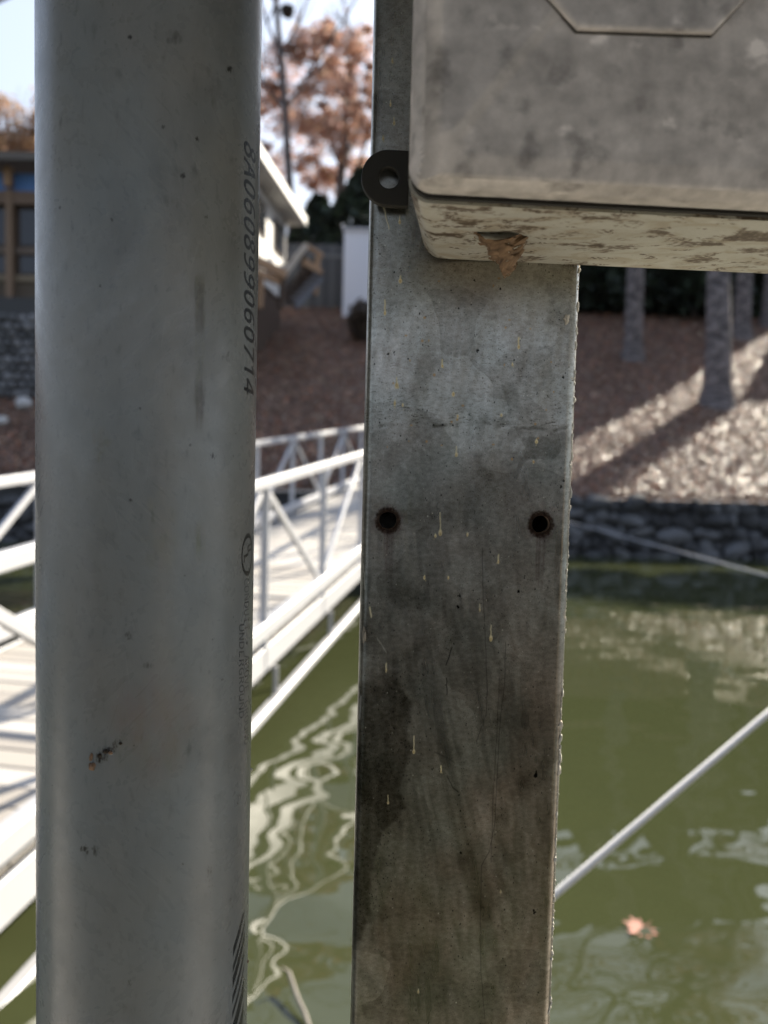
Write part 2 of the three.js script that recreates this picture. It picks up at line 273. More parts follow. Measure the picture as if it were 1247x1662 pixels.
// ------------------------------------------------------------------ house
const woodTan = std(0.33, 0.20, 0.11, 0.75), woodPale = std(0.42, 0.36, 0.29, 0.75), woodDark = std(0.07, 0.045, 0.03, 0.85), whitePaint = std(0.74, 0.73, 0.70, 0.6), glassDark = new THREE.MeshPhysicalMaterial({ color: lin(0.02, 0.022, 0.026), roughness: 0.06, ior: 1.5 });
{
  const tip = P(490, 352, 26.8), near = P(418, 232, 21.0); near.y = tip.y;
  const ax = V(near.x - tip.x, 0, near.z - tip.z).normalize();       // along the eave, towards the camera
  const house = thing('lake_house', 'white sided house with low roof, wide eaves and a windowed porch', 'house', [tip.x, 0, tip.z], Math.atan2(ax.x, ax.z));
  // local: +z towards the lake along the eave, -x to the left of the right wall
  const eY = tip.y, g0 = 3.6, LEN = 6.3, WID = 4.0;
  const siding = std(0.70, 0.69, 0.66, 0.7);
  const wx = -0.55;
  const dk = P(440, 436, 22.2).y; part('wall', box(0.2, eY - dk - 0.1, LEN - 0.6, wx - 0.1, (eY + dk) / 2 - 0.05, LEN / 2 - 0.1), siding, house); part('skirting', box(0.16, dk - g0, LEN - 0.7, wx - 0.12, (dk + g0) / 2, LEN / 2 - 0.1), woodDark, house);
  part('wall', box(WID, eY - g0 - 0.1, 0.2, wx - 0.2 - WID / 2, (eY + g0) / 2 - 0.1, LEN - 0.6), std(0.16, 0.11, 0.075, 0.85), house);
  part('wall', box(WID, eY - g0 - 0.1, 0.2, wx - 0.2 - WID / 2, (eY + g0) / 2 - 0.1, 0.3), siding, house);
  for (let k = 0; k < 15; k++) part('siding_board', box(0.03, 0.17, LEN - 0.64, wx + 0.012, dk + 0.1 + k * 0.185, LEN / 2 - 0.1), siding, house);
  const roof = part('roof', bar(V(-3.6, eY + 1.35, LEN / 2), V(0, eY + 0.05, LEN / 2), LEN + 0.9, 0.14), std(0.08, 0.075, 0.07, 0.9), house);
  part('roof', bar(V(-3.6, eY + 1.35, LEN / 2), V(-4.9, eY + 0.8, LEN / 2), LEN + 0.9, 0.14), roof.material, house);
  part('fascia', box(0.06, 0.26, LEN + 0.9, 0.05, eY - 0.02, LEN / 2), whitePaint, house);
  part('soffit', box(0.62, 0.04, LEN + 0.7, -0.3, eY - 0.17, LEN / 2), std(0.6, 0.59, 0.56, 0.7), house);
  for (const z of [1.2, 3.4, 5.0]) { const w = part('window', box(0.06, 1.0, 1.1, wx + 0.045, eY - 1.0, z), woodDark, house); part('pane', box(0.02, 0.86, 0.96, wx + 0.085, eY - 1.0, z), glassDark, w); }
  part('corner_board', box(0.1, eY - dk - 0.2, 0.12, wx + 0.04, (eY + dk) / 2 - 0.1, 0.3), std(0.28, 0.27, 0.26, 0.8), house);
}
{ // porch across the front of the house, seen left of the conduit
  const z = -20.9, at = (px, py) => { const d = ray(px, py), t = (z - camera.position.z) / d.z; return camera.position.clone().addScaledVector(d, t); };
  const yv = (py) => at(27, py).y, x0 = at(18, 400).x;
  const porch = thing('porch', 'timber porch with blue gutter panel and dark windows below a leaf strewn roof', 'porch', [x0, 0, z]);
  const B = (w, y0, y1, d, x, zz) => box(w, y1 - y0, d, x, (y0 + y1) / 2, zz);
  part('roof', bar(V(1, yv(268), 0.75), V(1, yv(228), -2.6), 9, 0.1), std(0.10, 0.09, 0.08, 0.9), porch);
  part('gutter', B(9, yv(277), yv(264), 0.12, 1, 0.72), std(0.12, 0.10, 0.08, 0.8), porch);
  part('blue_panel', B(9, yv(311), yv(279), 0.04, 1, -0.12), std(0.10, 0.22, 0.48, 0.55), porch);
  part('beam', B(9, yv(333), yv(312), 0.16, 1, 0.02), std(0.16, 0.105, 0.07, 0.85), porch);
  for (const k of [-2, -1, 0, 1, 2]) { part('post', B(0.16, yv(500), yv(310), 0.16, k * 1.55, 0.06), std(0.20, 0.13, 0.08, 0.85), porch); part('corbel', B(0.17, yv(306), yv(274), 0.2, k * 1.55, 0.12), woodTan, porch); }
  part('sill_rail', B(9, yv(455), yv(446), 0.1, 1, -0.1), std(0.22, 0.17, 0.11, 0.85), porch);
  part('mid_rail', B(9, yv(410), yv(401), 0.08, 1, -0.11), std(0.16, 0.12, 0.09, 0.85), porch);
  part('panelling', B(9, yv(500), yv(455), 0.06, 1, -0.14), std(0.10, 0.075, 0.05, 0.9), porch);
  for (const k of [-2, -1, 0, 1]) { const w = part('window', B(1.36, yv(400), yv(334), 0.05, k * 1.55 + 0.78, -0.15), woodDark, porch); part('pane', B(1.2, yv(396), yv(338), 0.02, k * 1.55 + 0.78, -0.115), glassDark, w); const w2 = part('window', B(1.36, yv(445), yv(411), 0.05, k * 1.55 + 0.78, -0.15), woodDark, porch); part('pane', B(1.2, yv(442), yv(414), 0.02, k * 1.55 + 0.78, -0.115), glassDark, w2); }
  part('rear_wall', B(9, yv(500), yv(300), 0.05, 1, -0.32), std(0.16, 0.11, 0.075, 0.9), porch);
  // rubble wall below
  const rub = thing('rubble_wall', 'grey rubble wall below the porch', 'wall', [x0, 0, z + 0.9]);
  part('backing', box(6, yv(492) - 2.6, 0.4, 0.5, (yv(492) + 2.6) / 2, -0.3), std(0.06, 0.058, 0.055, 0.95), rub);
  const sg = []; for (let k = 0; k < 4; k++) { const g = new THREE.IcosahedronGeometry(1, 1), p = g.attributes.position; for (let i = 0; i < p.count; i++) { const f = 1 + 0.3 * nz(p.getX(i) * 1.2 + k * 7, p.getY(i) * 1.2, p.getZ(i) * 1.2); p.setXYZ(i, p.getX(i) * f, p.getY(i) * f, p.getZ(i) * f); } g.computeVertexNormals(); sg.push(g); }
  const sm = [[0.14, 0.135, 0.13], [0.2, 0.195, 0.19], [0.09, 0.088, 0.085]].map((c) => std(...c, 0.95));
  for (let r = 0; r < 10; r++) for (let k = 0; k < 14; k++) { const s = part('stone', sg[(r * 3 + k) % 4], sm[Math.floor(rnd() * 3)], rub); s.position.set(-1.6 + k * 0.24 + (r % 2) * 0.12, 3.1 + r * 0.2, -0.05 + rr(-0.04, 0.04)); s.scale.set(rr(0.12, 0.17), rr(0.09, 0.13), 0.12); s.rotation.z = rr(-0.3, 0.3); s.rotation.y = rr(0, 6); }
}
{ // wooden steps at the house's side
  const st = thing('wooden_steps', 'weathered wooden deck steps with handrails beside the white house wall', 'steps', P(460, 470, 23).toArray());
  const o = st.position, L = (a) => P(...a).sub(o);
  const R = (name, a, b, w, h, m) => part(name, bar(L(a), L(b), w, h), m, st);
  R('deck_edge', [396, 412, 21.4], [463, 446, 22.6], 0.12, 0.26, woodTan);
  R('deck_edge', [396, 432, 21.4], [455, 458, 22.6], 0.1, 0.2, woodTan);
  R('handrail', [458, 450, 22.6], [497, 398, 23.4], 0.12, 0.14, woodPale);
  R('handrail', [496, 398, 23.4], [523, 415, 23.9], 0.1, 0.12, woodTan);
  R('handrail', [494, 425, 23.3], [521, 444, 23.8], 0.12, 0.2, woodTan);
  R('post', [517, 412, 23.8], [512, 478, 23.8], 0.12, 0.12, woodTan);
  R('post', [494, 400, 23.4], [490, 480, 23.4], 0.12, 0.12, woodDark);
  R('post', [460, 446, 22.6], [456, 500, 22.6], 0.14, 0.14, woodDark);
  R('post', [424, 440, 22.0], [422, 500, 22.0], 0.14, 0.14, woodTan);
  for (let k = 0; k < 7; k++) { const t = k / 6; R('tread', [452 + 40 * t, 484 - 48 * t, 22.7 + 0.7 * t], [478 + 40 * t, 490 - 42 * t, 22.9 + 0.9 * t], 0.3, 0.06, woodDark); }
  R('stringer', [478, 494, 22.9], [520, 446, 23.8], 0.07, 0.34, std(0.13, 0.135, 0.15, 0.85));
}
{ // white shed and dark board fence
  const a = P(560, 378, 28.6), b = P(620, 470, 28.6); const s = thing('white_shed', 'plain white shed wall beyond the leaf covered slope', 'shed', [(a.x + b.x) / 2, gh(0, -28.8), -28.8]);
  const w = b.x - a.x, h = a.y - gh(0, -28.8); part('wall', box(w, h + 0.6, 1.6, 0, h / 2 - 0.3, -0.8), std(0.62, 0.62, 0.66, 0.6), s); part('roof', box(w + 0.1, 0.07, 1.8, 0, h + 0.03, -0.8), std(0.5, 0.5, 0.53, 0.6), s);
  const f = thing('board_fence', 'dark grey board fence behind the wooden steps', 'fence', [-3.6, gh(0, -30), -30.2]);
  for (let k = 0; k < 24; k++) part('board', bevelBox(0.145, 2.3 + 0.04 * (k % 3), 0.03, 0.006), [std(0.075, 0.075, 0.078, 0.9), std(0.10, 0.10, 0.10, 0.9), std(0.06, 0.06, 0.062, 0.9)][k % 3], f).position.set(-0.9 + k * 0.152, 1.15, 0);
  part('rail', box(3.7, 0.09, 0.04, 0.9, 1.9, 0.04), std(0.16, 0.16, 0.16, 0.9), f);
  const q = new Quads(); const bp = P(590, 470, 25.5); bp.y = gh(bp.x, bp.z); const sb = thing('brown_shrub', 'rounded brown shrub before the white shed', 'shrub', bp.toArray());
  for (let i = 0; i < 3600; i++) { const v = V(rr(-1, 1), rr(-1, 1), rr(-1, 1)); if (v.length() > 1) continue; v.multiplyScalar(1 + 0.25 * nz(v.x * 2, v.y * 2, v.z * 2)); q.leaf(v.x * 0.5, 0.62 + v.y * 0.66, v.z * 0.5, rr(0.04, 0.09), vary([0.09, 0.06, 0.035], 0.4)); } part('foliage', q.build(), leafMat(1, 1, 1, 0.2), sb);
  part('stem', taper(V(0, -0.1, 0), V(0, 0.7, 0), 0.04, 0.02), barkGrey, sb);
}
{ // pale boulders on the left bank
  const bm = std(0.45, 0.43, 0.40, 0.9); let i = 0;
  for (const [px, py, s, lab] of [[40, 662, 0.2, 'pale round boulder on the bank below the rubble wall'], [3, 688, 0.14, 'small tan boulder low on the bank below the rubble wall']]) { const g = new THREE.IcosahedronGeometry(1, 2), p = g.attributes.position; for (let k = 0; k < p.count; k++) { const f = 1 + 0.25 * nz(p.getX(k) + i * 5, p.getY(k), p.getZ(k)); p.setXYZ(k, p.getX(k) * f, p.getY(k) * f * 0.8, p.getZ(k) * f); } g.computeVertexNormals(); const h = groundHit(px, py); const b = single('boulder', g, bm, lab, 'boulder'); b.scale.setScalar(s); b.position.copy(h).add(V(0, s * 0.5, 0)); i++; }
}

// ------------------------------------------------------------------ aluminium gangway
{
  const d = ray(882, 650).normalize(), up0 = V(0, 1, 0), right = new THREE.Vector3().crossVectors(d, up0).normalize();
  const G = (lat, y, w) => camera.position.clone().addScaledVector(d, w).addScaledVector(right, lat).add(V(0, y, 0));
  const Ln = -1.63, Lf = -3.14, TOP = -0.515, DECK = -1.515, W0 = 1.75, W1 = 16.6, N = 11, step = 1.36, ph = 0.22;
  const alu = new THREE.MeshStandardMaterial({ color: lin(0.44, 0.44, 0.45), metalness: 0.3, roughness: 0.5 });
  const g = thing('gangway', 'white aluminium truss gangway sloping up from the dock to the shore', 'gangway', G((Ln + Lf) / 2, DECK, W0).toArray());
  const o = g.position, L = (lat, y, w) => G(lat, y, w).sub(o);
  const B = (name, a, b, w, h) => part(name, bar(L(...a), L(...b), w, h), alu, g);
  for (const [lat, sgn] of [[Ln, 1], [Lf, -1]]) {
    B('top_chord', [lat, TOP, W0], [lat, TOP, W1], 0.05, 0.06);
    B('bottom_chord', [lat, DECK + 0.105, W0], [lat, DECK + 0.105, W1], 0.065, 0.10);
    B('side_skirt', [lat + sgn * 0.012, DECK - 0.08, W0], [lat + sgn * 0.012, DECK - 0.08, W1], 0.02, 0.15);
    for (let k = 0; k < N; k++) {
      const w = W0 + 0.06 + ph + k * step; if (w > W1) break;
      B('upright', [lat, DECK - 0.15, w], [lat, TOP - 0.025, w], 0.05, 0.05);
      if (k % 1 === 0 && w + step < W1 + 0.2) {
        const m = w + step * 0.5; // diagonals rise to the middle of each bay
        if (k % 2) B('diagonal', [lat - sgn * 0.012, DECK + 0.13, w + 0.03], [lat - sgn * 0.012, TOP - 0.04, w + step - 0.03], 0.03, 0.045);
        else B('diagonal', [lat - sgn * 0.012, TOP - 0.04, w + 0.03], [lat - sgn * 0.012, DECK + 0.13, w + step - 0.03], 0.03, 0.045);
      }
    }
  }
  B('utility_pipe', [Ln + 0.05, DECK - 0.37, W0 - 0.2], [Ln + 0.05, DECK - 0.37, W1], 0.055, 0.055);
  for (let k = 0; k < N; k++) { const w = W0 + 0.06 + ph + k * step; if (w < W1) B('hanger', [Ln + 0.05, DECK - 0.33, w + 0.1], [Ln + 0.05, DECK - 0.15, w + 0.1], 0.03, 0.02); }
  const pm = [[0.37, 0.345, 0.31], [0.33, 0.305, 0.27], [0.41, 0.385, 0.35], [0.29, 0.265, 0.235]].map((c) => std(...c, 0.8));
  const pg = bevelBox(0.142, 0.03, -(Lf - Ln) - 0.08, 0.004); pg.rotateY(Math.PI / 2);
  const quat = new THREE.Quaternion().setFromRotationMatrix(new THREE.Matrix4().makeBasis(right, new THREE.Vector3().crossVectors(right, d), d.clone().negate()));
  const plank = bevelBox(0.142, 0.03, 1.43, 0.004); plank.rotateY(Math.PI / 2);
  for (let w = W0 + 0.08; w < W1; w += 0.15) { const m = part('plank', plank, pm[Math.floor(rnd() * 4)], g); m.quaternion.copy(quat); m.position.copy(L((Ln + Lf) / 2, DECK - 0.015 + rr(-0.002, 0.002), w)); }
  // concrete landing on the bank
  const e = G((Ln + Lf) / 2, DECK, W1 + 0.9); const lg = box(2.4, 2.0, 2.0, 0, -1.06, 0); const la = single('concrete_landing', lg, std(0.42, 0.40, 0.37, 0.9), 'concrete landing where the gangway meets the bank', 'landing'); la.position.copy(e); la.rotation.y = -Math.atan2(d.x, -d.z);
}
// ------------------------------------------------------------------ boat dock (deck and roof over the camera)
{
  const dock = thing('boat_dock', 'weathered wooden boat dock with a low metal roof', 'dock');
  const bm = [[0.45, 0.43, 0.395], [0.40, 0.38, 0.345], [0.50, 0.475, 0.435]].map((c) => std(...c, 0.85));
  const bg = bevelBox(0.138, 0.035, 1.1, 0.004);
  const bg2 = bevelBox(0.138, 0.035, 0.9, 0.004);
  for (let k = 0; k < 62; k++) { const m = part('deck_board', bg, bm[k % 3], dock); m.position.set(-4.4 + k * 0.145, 0.35, 0.17); const r = part('deck_board', bg2, bm[(k + 1) % 3], dock); r.position.set(-4.4 + k * 0.145, 0.35, 4.6); }
  part('rim_joist', box(9.1, 0.2, 0.045, 0.05, 0.26, -0.36), std(0.3, 0.26, 0.2, 0.85), dock);
  part('float', box(9, 0.34, 0.8, 0.05, -0.02, 4.6), std(0.05, 0.05, 0.055, 0.7), dock); part('float', box(9, 0.34, 0.95, 0.05, -0.02, 0.18), std(0.05, 0.05, 0.055, 0.7), dock);
  part('roof', bar(V(0, 3.0, -0.5), V(0, 3.62, 5.9), 9.4, 0.05), std(0.17, 0.16, 0.15, 0.7), dock);
  for (let k = 0; k < 9; k++) part('rafter', bar(V(-4.4 + k * 1.1, 2.9, -0.4), V(-4.4 + k * 1.1, 3.48, 5.7), 0.05, 0.13), std(0.16, 0.12, 0.085, 0.85), dock);
  for (let k = 0; k < 11; k++) part('added_wall_board', bevelBox(9.1, 0.142, 0.025, 0.006), std(0.085 + 0.02 * (k % 3), 0.065 + 0.015 * (k % 3), 0.05 + 0.01 * (k % 3), 0.9), dock).position.set(0, 0.46 + k * 0.147, 4.85);  // unseen rear wall, added to darken what the post mirrors
  for (const x of [-4.4, -1.5, 1.5, 4.4]) part('added_wall_post', box(0.1, 3.0, 0.1, x, 1.86, 4.93), std(0.1, 0.075, 0.055, 0.9), dock);  // uprights of the same added wall
  part('roof_beam', box(9.2, 0.2, 0.08, 0, 2.72, -0.41), std(0.16, 0.12, 0.085, 0.85), dock);
}

// ------------------------------------------------------------------ galvanized post
const YAW = 0.02, BYAW = 0.085, PW = 0.0749, PR = 0.0036;
const post = thing('square_post', 'square galvanized steel post with two bolt holes and drip stains', 'post', [0, 0, 0], YAW);
{ const c = V(-0.0078, 0, -0.2905).add(V(Math.cos(YAW), 0, -Math.sin(YAW)).multiplyScalar(PW / 2)); post.position.copy(c); }   // origin: middle of the front face
post.updateMatrixWorld(true);
const pN = V(Math.sin(YAW), 0, Math.cos(YAW));
const postHit = (px, py) => post.worldToLocal(hitPlane(px, py, post.position, pN));      // -> local x, y on the front face
const PTW = 0.12, PTH = 0.48, PY0 = 1.46;
const pCan = canvas(1024, 2048), mCan = canvas(1024, 2048), mx = mCan.getContext('2d'); mx.fillStyle = '#ffffff'; mx.fillRect(0, 0, 1024, 2048);
{
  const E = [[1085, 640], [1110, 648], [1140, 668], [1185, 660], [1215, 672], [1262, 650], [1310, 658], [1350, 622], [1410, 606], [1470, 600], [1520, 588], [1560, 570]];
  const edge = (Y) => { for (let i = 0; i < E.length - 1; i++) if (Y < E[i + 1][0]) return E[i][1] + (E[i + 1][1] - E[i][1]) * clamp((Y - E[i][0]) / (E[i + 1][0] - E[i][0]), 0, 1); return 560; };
  const q3 = V(0, 0, 0), vp = new THREE.Matrix4().multiplyMatrices(camera.projectionMatrix, camera.matrixWorldInverse).multiply(post.matrixWorld);
  const ctx = paint(pCan, (i, j) => {
    const x = i / 1024 * 120, y = j / 2048 * 480;             // millimetres
    q3.set((i / 1024 - 0.5) * PTW, PY0 + (1 - j / 2048) * PTH, 0).applyMatrix4(vp); const X = (q3.x + 1) / 2 * W, Y = (1 - q3.y) / 2 * H;   // where the weathering sits in the photograph
    let best = 1e9, id = 0; const jx = 7 * nz(x * 0.09, y * 0.09), jy = 7 * nz(y * 0.09, x * 0.09, 4), cx = Math.floor(x / 17), cy = Math.floor(y / 22);            // zinc spangle patches
    for (let a = -1; a <= 1; a++) for (let b = -1; b <= 1; b++) { const gx = cx + a, gy = cy + b; const h1 = Math.abs(Math.sin(gx * 127.1 + gy * 311.7) * 43758.5) % 1, h2 = Math.abs(Math.sin(gx * 269.5 + gy * 183.3) * 43758.5) % 1; const dx = (gx + h1) * 17 - x - jx, dy = (gy + h2) * 22 - y - jy; const dd = dx * dx + dy * dy; if (dd < best) { best = dd; id = h1 * 7.7 % 1; } }
    let k = 164 + (id - 0.5) * 24 + 16 * fbm(x * 0.045, y * 0.03, 2) + 34 * fbm(x * 0.5, y * 0.7, 7, 4) + 16 * nz(x * 3.1, y * 2.1, 8);
    const st = fbm(x * 0.09, y * 0.07, 12, 5); if (st > 0.08) k -= (st - 0.08) * 80;
    const pits = nz(x * 2.6, y * 2.6, 20); if (pits > 0.42) k -= (pits - 0.42) * 190 * (0.25 + sstep(-0.15, 0.3, nz(x * 0.06, y * 0.06, 30)));
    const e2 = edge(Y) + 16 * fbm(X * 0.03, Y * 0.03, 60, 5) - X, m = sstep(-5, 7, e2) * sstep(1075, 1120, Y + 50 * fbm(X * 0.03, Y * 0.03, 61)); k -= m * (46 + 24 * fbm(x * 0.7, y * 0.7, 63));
    // crust left by old water along a ragged line, flecked above it
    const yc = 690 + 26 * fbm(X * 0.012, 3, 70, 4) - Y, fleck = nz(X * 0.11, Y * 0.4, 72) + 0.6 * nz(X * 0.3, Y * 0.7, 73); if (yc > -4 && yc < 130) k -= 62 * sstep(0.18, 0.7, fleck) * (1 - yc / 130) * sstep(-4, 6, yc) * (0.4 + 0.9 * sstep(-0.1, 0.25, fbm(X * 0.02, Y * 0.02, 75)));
    k -= (22 + 30 * fbm(X * 0.014, Y * 0.01, 83, 3)) * sstep(-16, 16, -yc - 20 + 190 * fbm(X * 0.022, Y * 0.018, 84, 5));    // shade on the lower post painted in as a ragged darker tone
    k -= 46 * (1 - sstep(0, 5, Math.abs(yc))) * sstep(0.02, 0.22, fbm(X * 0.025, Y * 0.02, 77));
    const fl = nz(X * 0.18, Y * 0.9, 80); if (Y < 640 && fl > 0.36) k -= (fl - 0.36) * 130;      // fine horizontal nicks
    const warm = 6 * fbm(x * 0.05, y * 0.05, 40) + 5 * sstep(-0.05, 0.2, fbm(x * 0.03, y * 0.018, 44)) * sstep(960, 1120, Y);
    return [k + 3 + warm, k - warm * 0.2, k - 10 - warm * 0.5].map((q) => clamp(q, 16, 235));
  }, 2, 1, 8);
  const T = (px, py) => { const l = postHit(px, py); return [(l.x / PTW + 0.5) * 1024, (1 - (l.y - PY0) / PTH) * 2048]; };
  const poly = (pts, col, blur = 0) => { ctx.fillStyle = col; ctx.beginPath(); pts.forEach((p, i) => { const q = T(...p); i ? ctx.lineTo(...q) : ctx.moveTo(...q); }); ctx.closePath(); ctx.fill(); };
  const pale = (col) => parseInt(col.slice(5)) > 130;     // dried drips and dust, not metal
  const blob = (px, py, rx, ry, col, rot = 0) => { const q = T(px, py), e = T(px + rx, py + ry); for (const c of pale(col) ? [ctx, mx] : [ctx]) { c.fillStyle = c === mx ? '#101010' : col; c.beginPath(); c.ellipse(q[0], q[1], Math.abs(e[0] - q[0]), Math.abs(e[1] - q[1]), rot, 0, 6.3); c.fill(); } };
  const line = (pts, col, w) => { const path = []; for (let i = 0; i < pts.length - 1; i++) for (let k = 0; k <= 6; k++) { const t = k / 6; path.push(T(pts[i][0] + (pts[i + 1][0] - pts[i][0]) * t + rr(-0.5, 0.5), pts[i][1] + (pts[i + 1][1] - pts[i][1]) * t)); } for (const c of pale(col) ? [ctx, mx] : [ctx]) { c.strokeStyle = c === mx ? '#101010' : col; c.lineWidth = w; c.lineJoin = 'round'; c.beginPath(); path.forEach((q, i) => (i ? c.lineTo(...q) : c.moveTo(...q))); c.stroke(); } };
  for (let i = 0; i < 260; i++) { const y = rr(1095, 1480), x = rr(578, 690 - (y - 1095) * 0.16); blob(x, y, rr(0.5, 1.4), rr(0.5, 1.5), 'rgba(16,16,18,0.45)'); }
  for (let i = 0; i < 900; i++) { const y = rr(380, 1662), x = rr(600, 930); blob(x, y, rr(0.4, 1.3), rr(0.4, 1.5), `rgba(24,22,20,${rr(0.25, 0.8)})`); }
  for (let i = 0; i < 320; i++) { const y = rr(0, 1662), x = rr(585, 930); blob(x, y, rr(0.4, 1.1), rr(0.4, 1.2), `rgba(225,222,205,${rr(0.35, 0.9)})`); }
  for (const [x, y, r] of [[775, 570, 3.5], [681, 509, 2.2], [835, 584, 2], [663, 583, 2], [735, 690, 2], [719, 689, 2.2], [704, 690, 2.4], [914, 612, 3], [745, 966, 4], [744, 985, 4], [842, 960, 3.5], [872, 1256, 6], [748, 1384, 2.6], [638, 1460, 3], [747, 1500, 2], [868, 1480, 4], [770, 455, 3], [640, 442, 2], [630, 575, 3], [745, 500, 2], [813, 468, 2.5], [911, 790, 3], [915, 780, 2.4], [640, 572, 2]]) for (let i = 0; i < 5; i++) blob(x + rr(-0.5, 0.5) * r, y + rr(-0.6, 0.6) * r, r * rr(0.15, 0.45), r * rr(0.2, 0.6), 'rgba(12,11,10,0.75)');
  // long scratches
  line([[783, 890], [784, 960], [788, 1040], [791, 1120], [789, 1160], [780, 1185], [773, 1206]], 'rgba(22,20,20,0.28)', 2.4);
  line([[821, 1042], [819, 1110], [812, 1170], [808, 1240], [804, 1330], [795, 1380], [782, 1405], [780, 1480], [781, 1577], [787, 1654]], 'rgba(22,20,20,0.28)', 2.4);
  line([[811, 1100], [806, 1200], [800, 1300], [797, 1400]], 'rgba(22,20,20,0.22)', 2.5); line([[734, 1050], [724, 1080]], 'rgba(20,18,18,0.5)', 3); line([[725, 1100], [726, 1128]], 'rgba(20,18,18,0.5)', 3);
  line([[705, 1220], [730, 1232], [738, 1238]], 'rgba(20,18,18,0.22)', 2.5); line([[725, 1258], [735, 1278], [745, 1286]], 'rgba(20,18,18,0.35)', 2.5);
  line([[588, 915], [590, 930], [592, 958]], 'rgba(190,188,175,0.8)', 3); line([[600, 985], [603, 1002]], 'rgba(205,195,160,0.9)', 5); line([[612, 1035], [628, 1060]], 'rgba(150,148,140,0.6)', 2);
  line([[622, 330], [626, 350], [632, 372]], 'rgba(215,205,170,0.9)', 3); line([[585, 1130], [582, 1170]], 'rgba(170,170,168,0.6)', 7);
  // insect drips: a tear drop with a tail above
  for (const [x, y, l, r] of [[842, 563, 16, 3], [644, 626, 14, 4], [641, 655, 6, 3.2], [654, 658, 3, 2], [736, 640, 4, 3], [743, 676, 2, 2.6], [814, 674, 2, 2.2], [718, 594, 11, 2.2], [741, 738, 14, 3], [715, 865, 34, 4], [707, 870, 4, 2.2], [759, 868, 3, 2.6], [871, 717, 5, 2.6], [866, 750, 2, 2.4], [650, 456, 9, 3.2], [625, 508, 22, 3], [832, 592, 3, 2], [797, 1036, 22, 4], [672, 1220, 26, 3], [627, 1088, 12, 2.6], [716, 1252, 10, 2], [630, 1303, 13, 2], [689, 938, 3, 2.4], [728, 938, 2, 2], [779, 990, 10, 2], [809, 912, 12, 2.4], [813, 1448, 4, 1.6], [679, 1610, 5, 2.4], [649, 360, 10, 3], [634, 170, 8, 2.5], [637, 100, 6, 2.5], [640, 200, 10, 3], [622, 225, 5, 2.5]]) {
    const al = rr(0.5, 1), w = rr(0.6, 1.3); line([[x, y - l], [x + rr(-0.4, 0.4), y]], `rgba(226,212,166,${al * 0.85})`, rr(3, 5)); blob(x, y, r * 0.85 * w, r * 1.35, `rgba(232,214,164,${al})`); blob(x + rr(-0.6, 0.6), y + r * rr(-0.4, 0.5), r * 0.5, r * 0.75, `rgba(176,146,88,${al * 0.6})`); if (rnd() < 0.5) blob(x + rr(-3, 3), y + rr(2, 7), r * 0.4, r * 0.5, `rgba(206,190,140,${al * 0.8})`);
  }
  for (let i = 0; i < 30; i++) { blob(rr(620, 900), rr(440, 760), rr(1, 2.4), rr(1, 2.4), 'rgba(178,132,74,0.6)'); }
  // rust round the bolt holes
  for (const [x, y] of [[630, 845], [878, 851]]) { const q = T(x, y); for (let i = 0; i < 340; i++) { const a = rnd() * 6.28, R = 26 + 34 * Math.pow(rnd(), 1.8); ctx.fillStyle = `rgba(46,30,20,${0.07 * (1 - (R - 26) / 40)})`; ctx.beginPath(); ctx.ellipse(q[0] + Math.cos(a) * R, q[1] + Math.sin(a) * R * 0.52, 8, 4, 0, 0, 6.3); ctx.fill(); } for (let i = 0; i < 480; i++) { const a = rnd() * 6.28, R = 25 + 14 * Math.pow(rnd(), 1.2); ctx.fillStyle = rnd() < 0.3 ? 'rgba(58,34,20,0.16)' : 'rgba(24,16,12,0.2)'; ctx.beginPath(); ctx.ellipse(q[0] + Math.cos(a) * R, q[1] + Math.sin(a) * R * 0.52, rr(1.5, 5), rr(0.8, 2.6), 0, 0, 6.3); ctx.fill(); } for (let i = 0; i < 26; i++) { ctx.fillStyle = 'rgba(40,28,22,0.05)'; ctx.fillRect(q[0] + rr(-14, 14), q[1] + 16, rr(2, 7), rr(20, 90)); } }
}
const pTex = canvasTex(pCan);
const pRough = (() => { const t = noiseTex(512, (u, v) => { const k = 140 + 40 * tile(u, v, 12) + 34 * tile(u, v, 60, 2); return [k, k, 200]; }); return t; })();
const galv = new THREE.MeshStandardMaterial({ map: pTex, metalness: 0.9, metalnessMap: (() => { const t = canvasTex(mCan); t.colorSpace = THREE.NoColorSpace; return t; })(), roughness: 0.62, roughnessMap: pRough, bumpMap: pTex, bumpScale: 0.00006, side: THREE.DoubleSide });
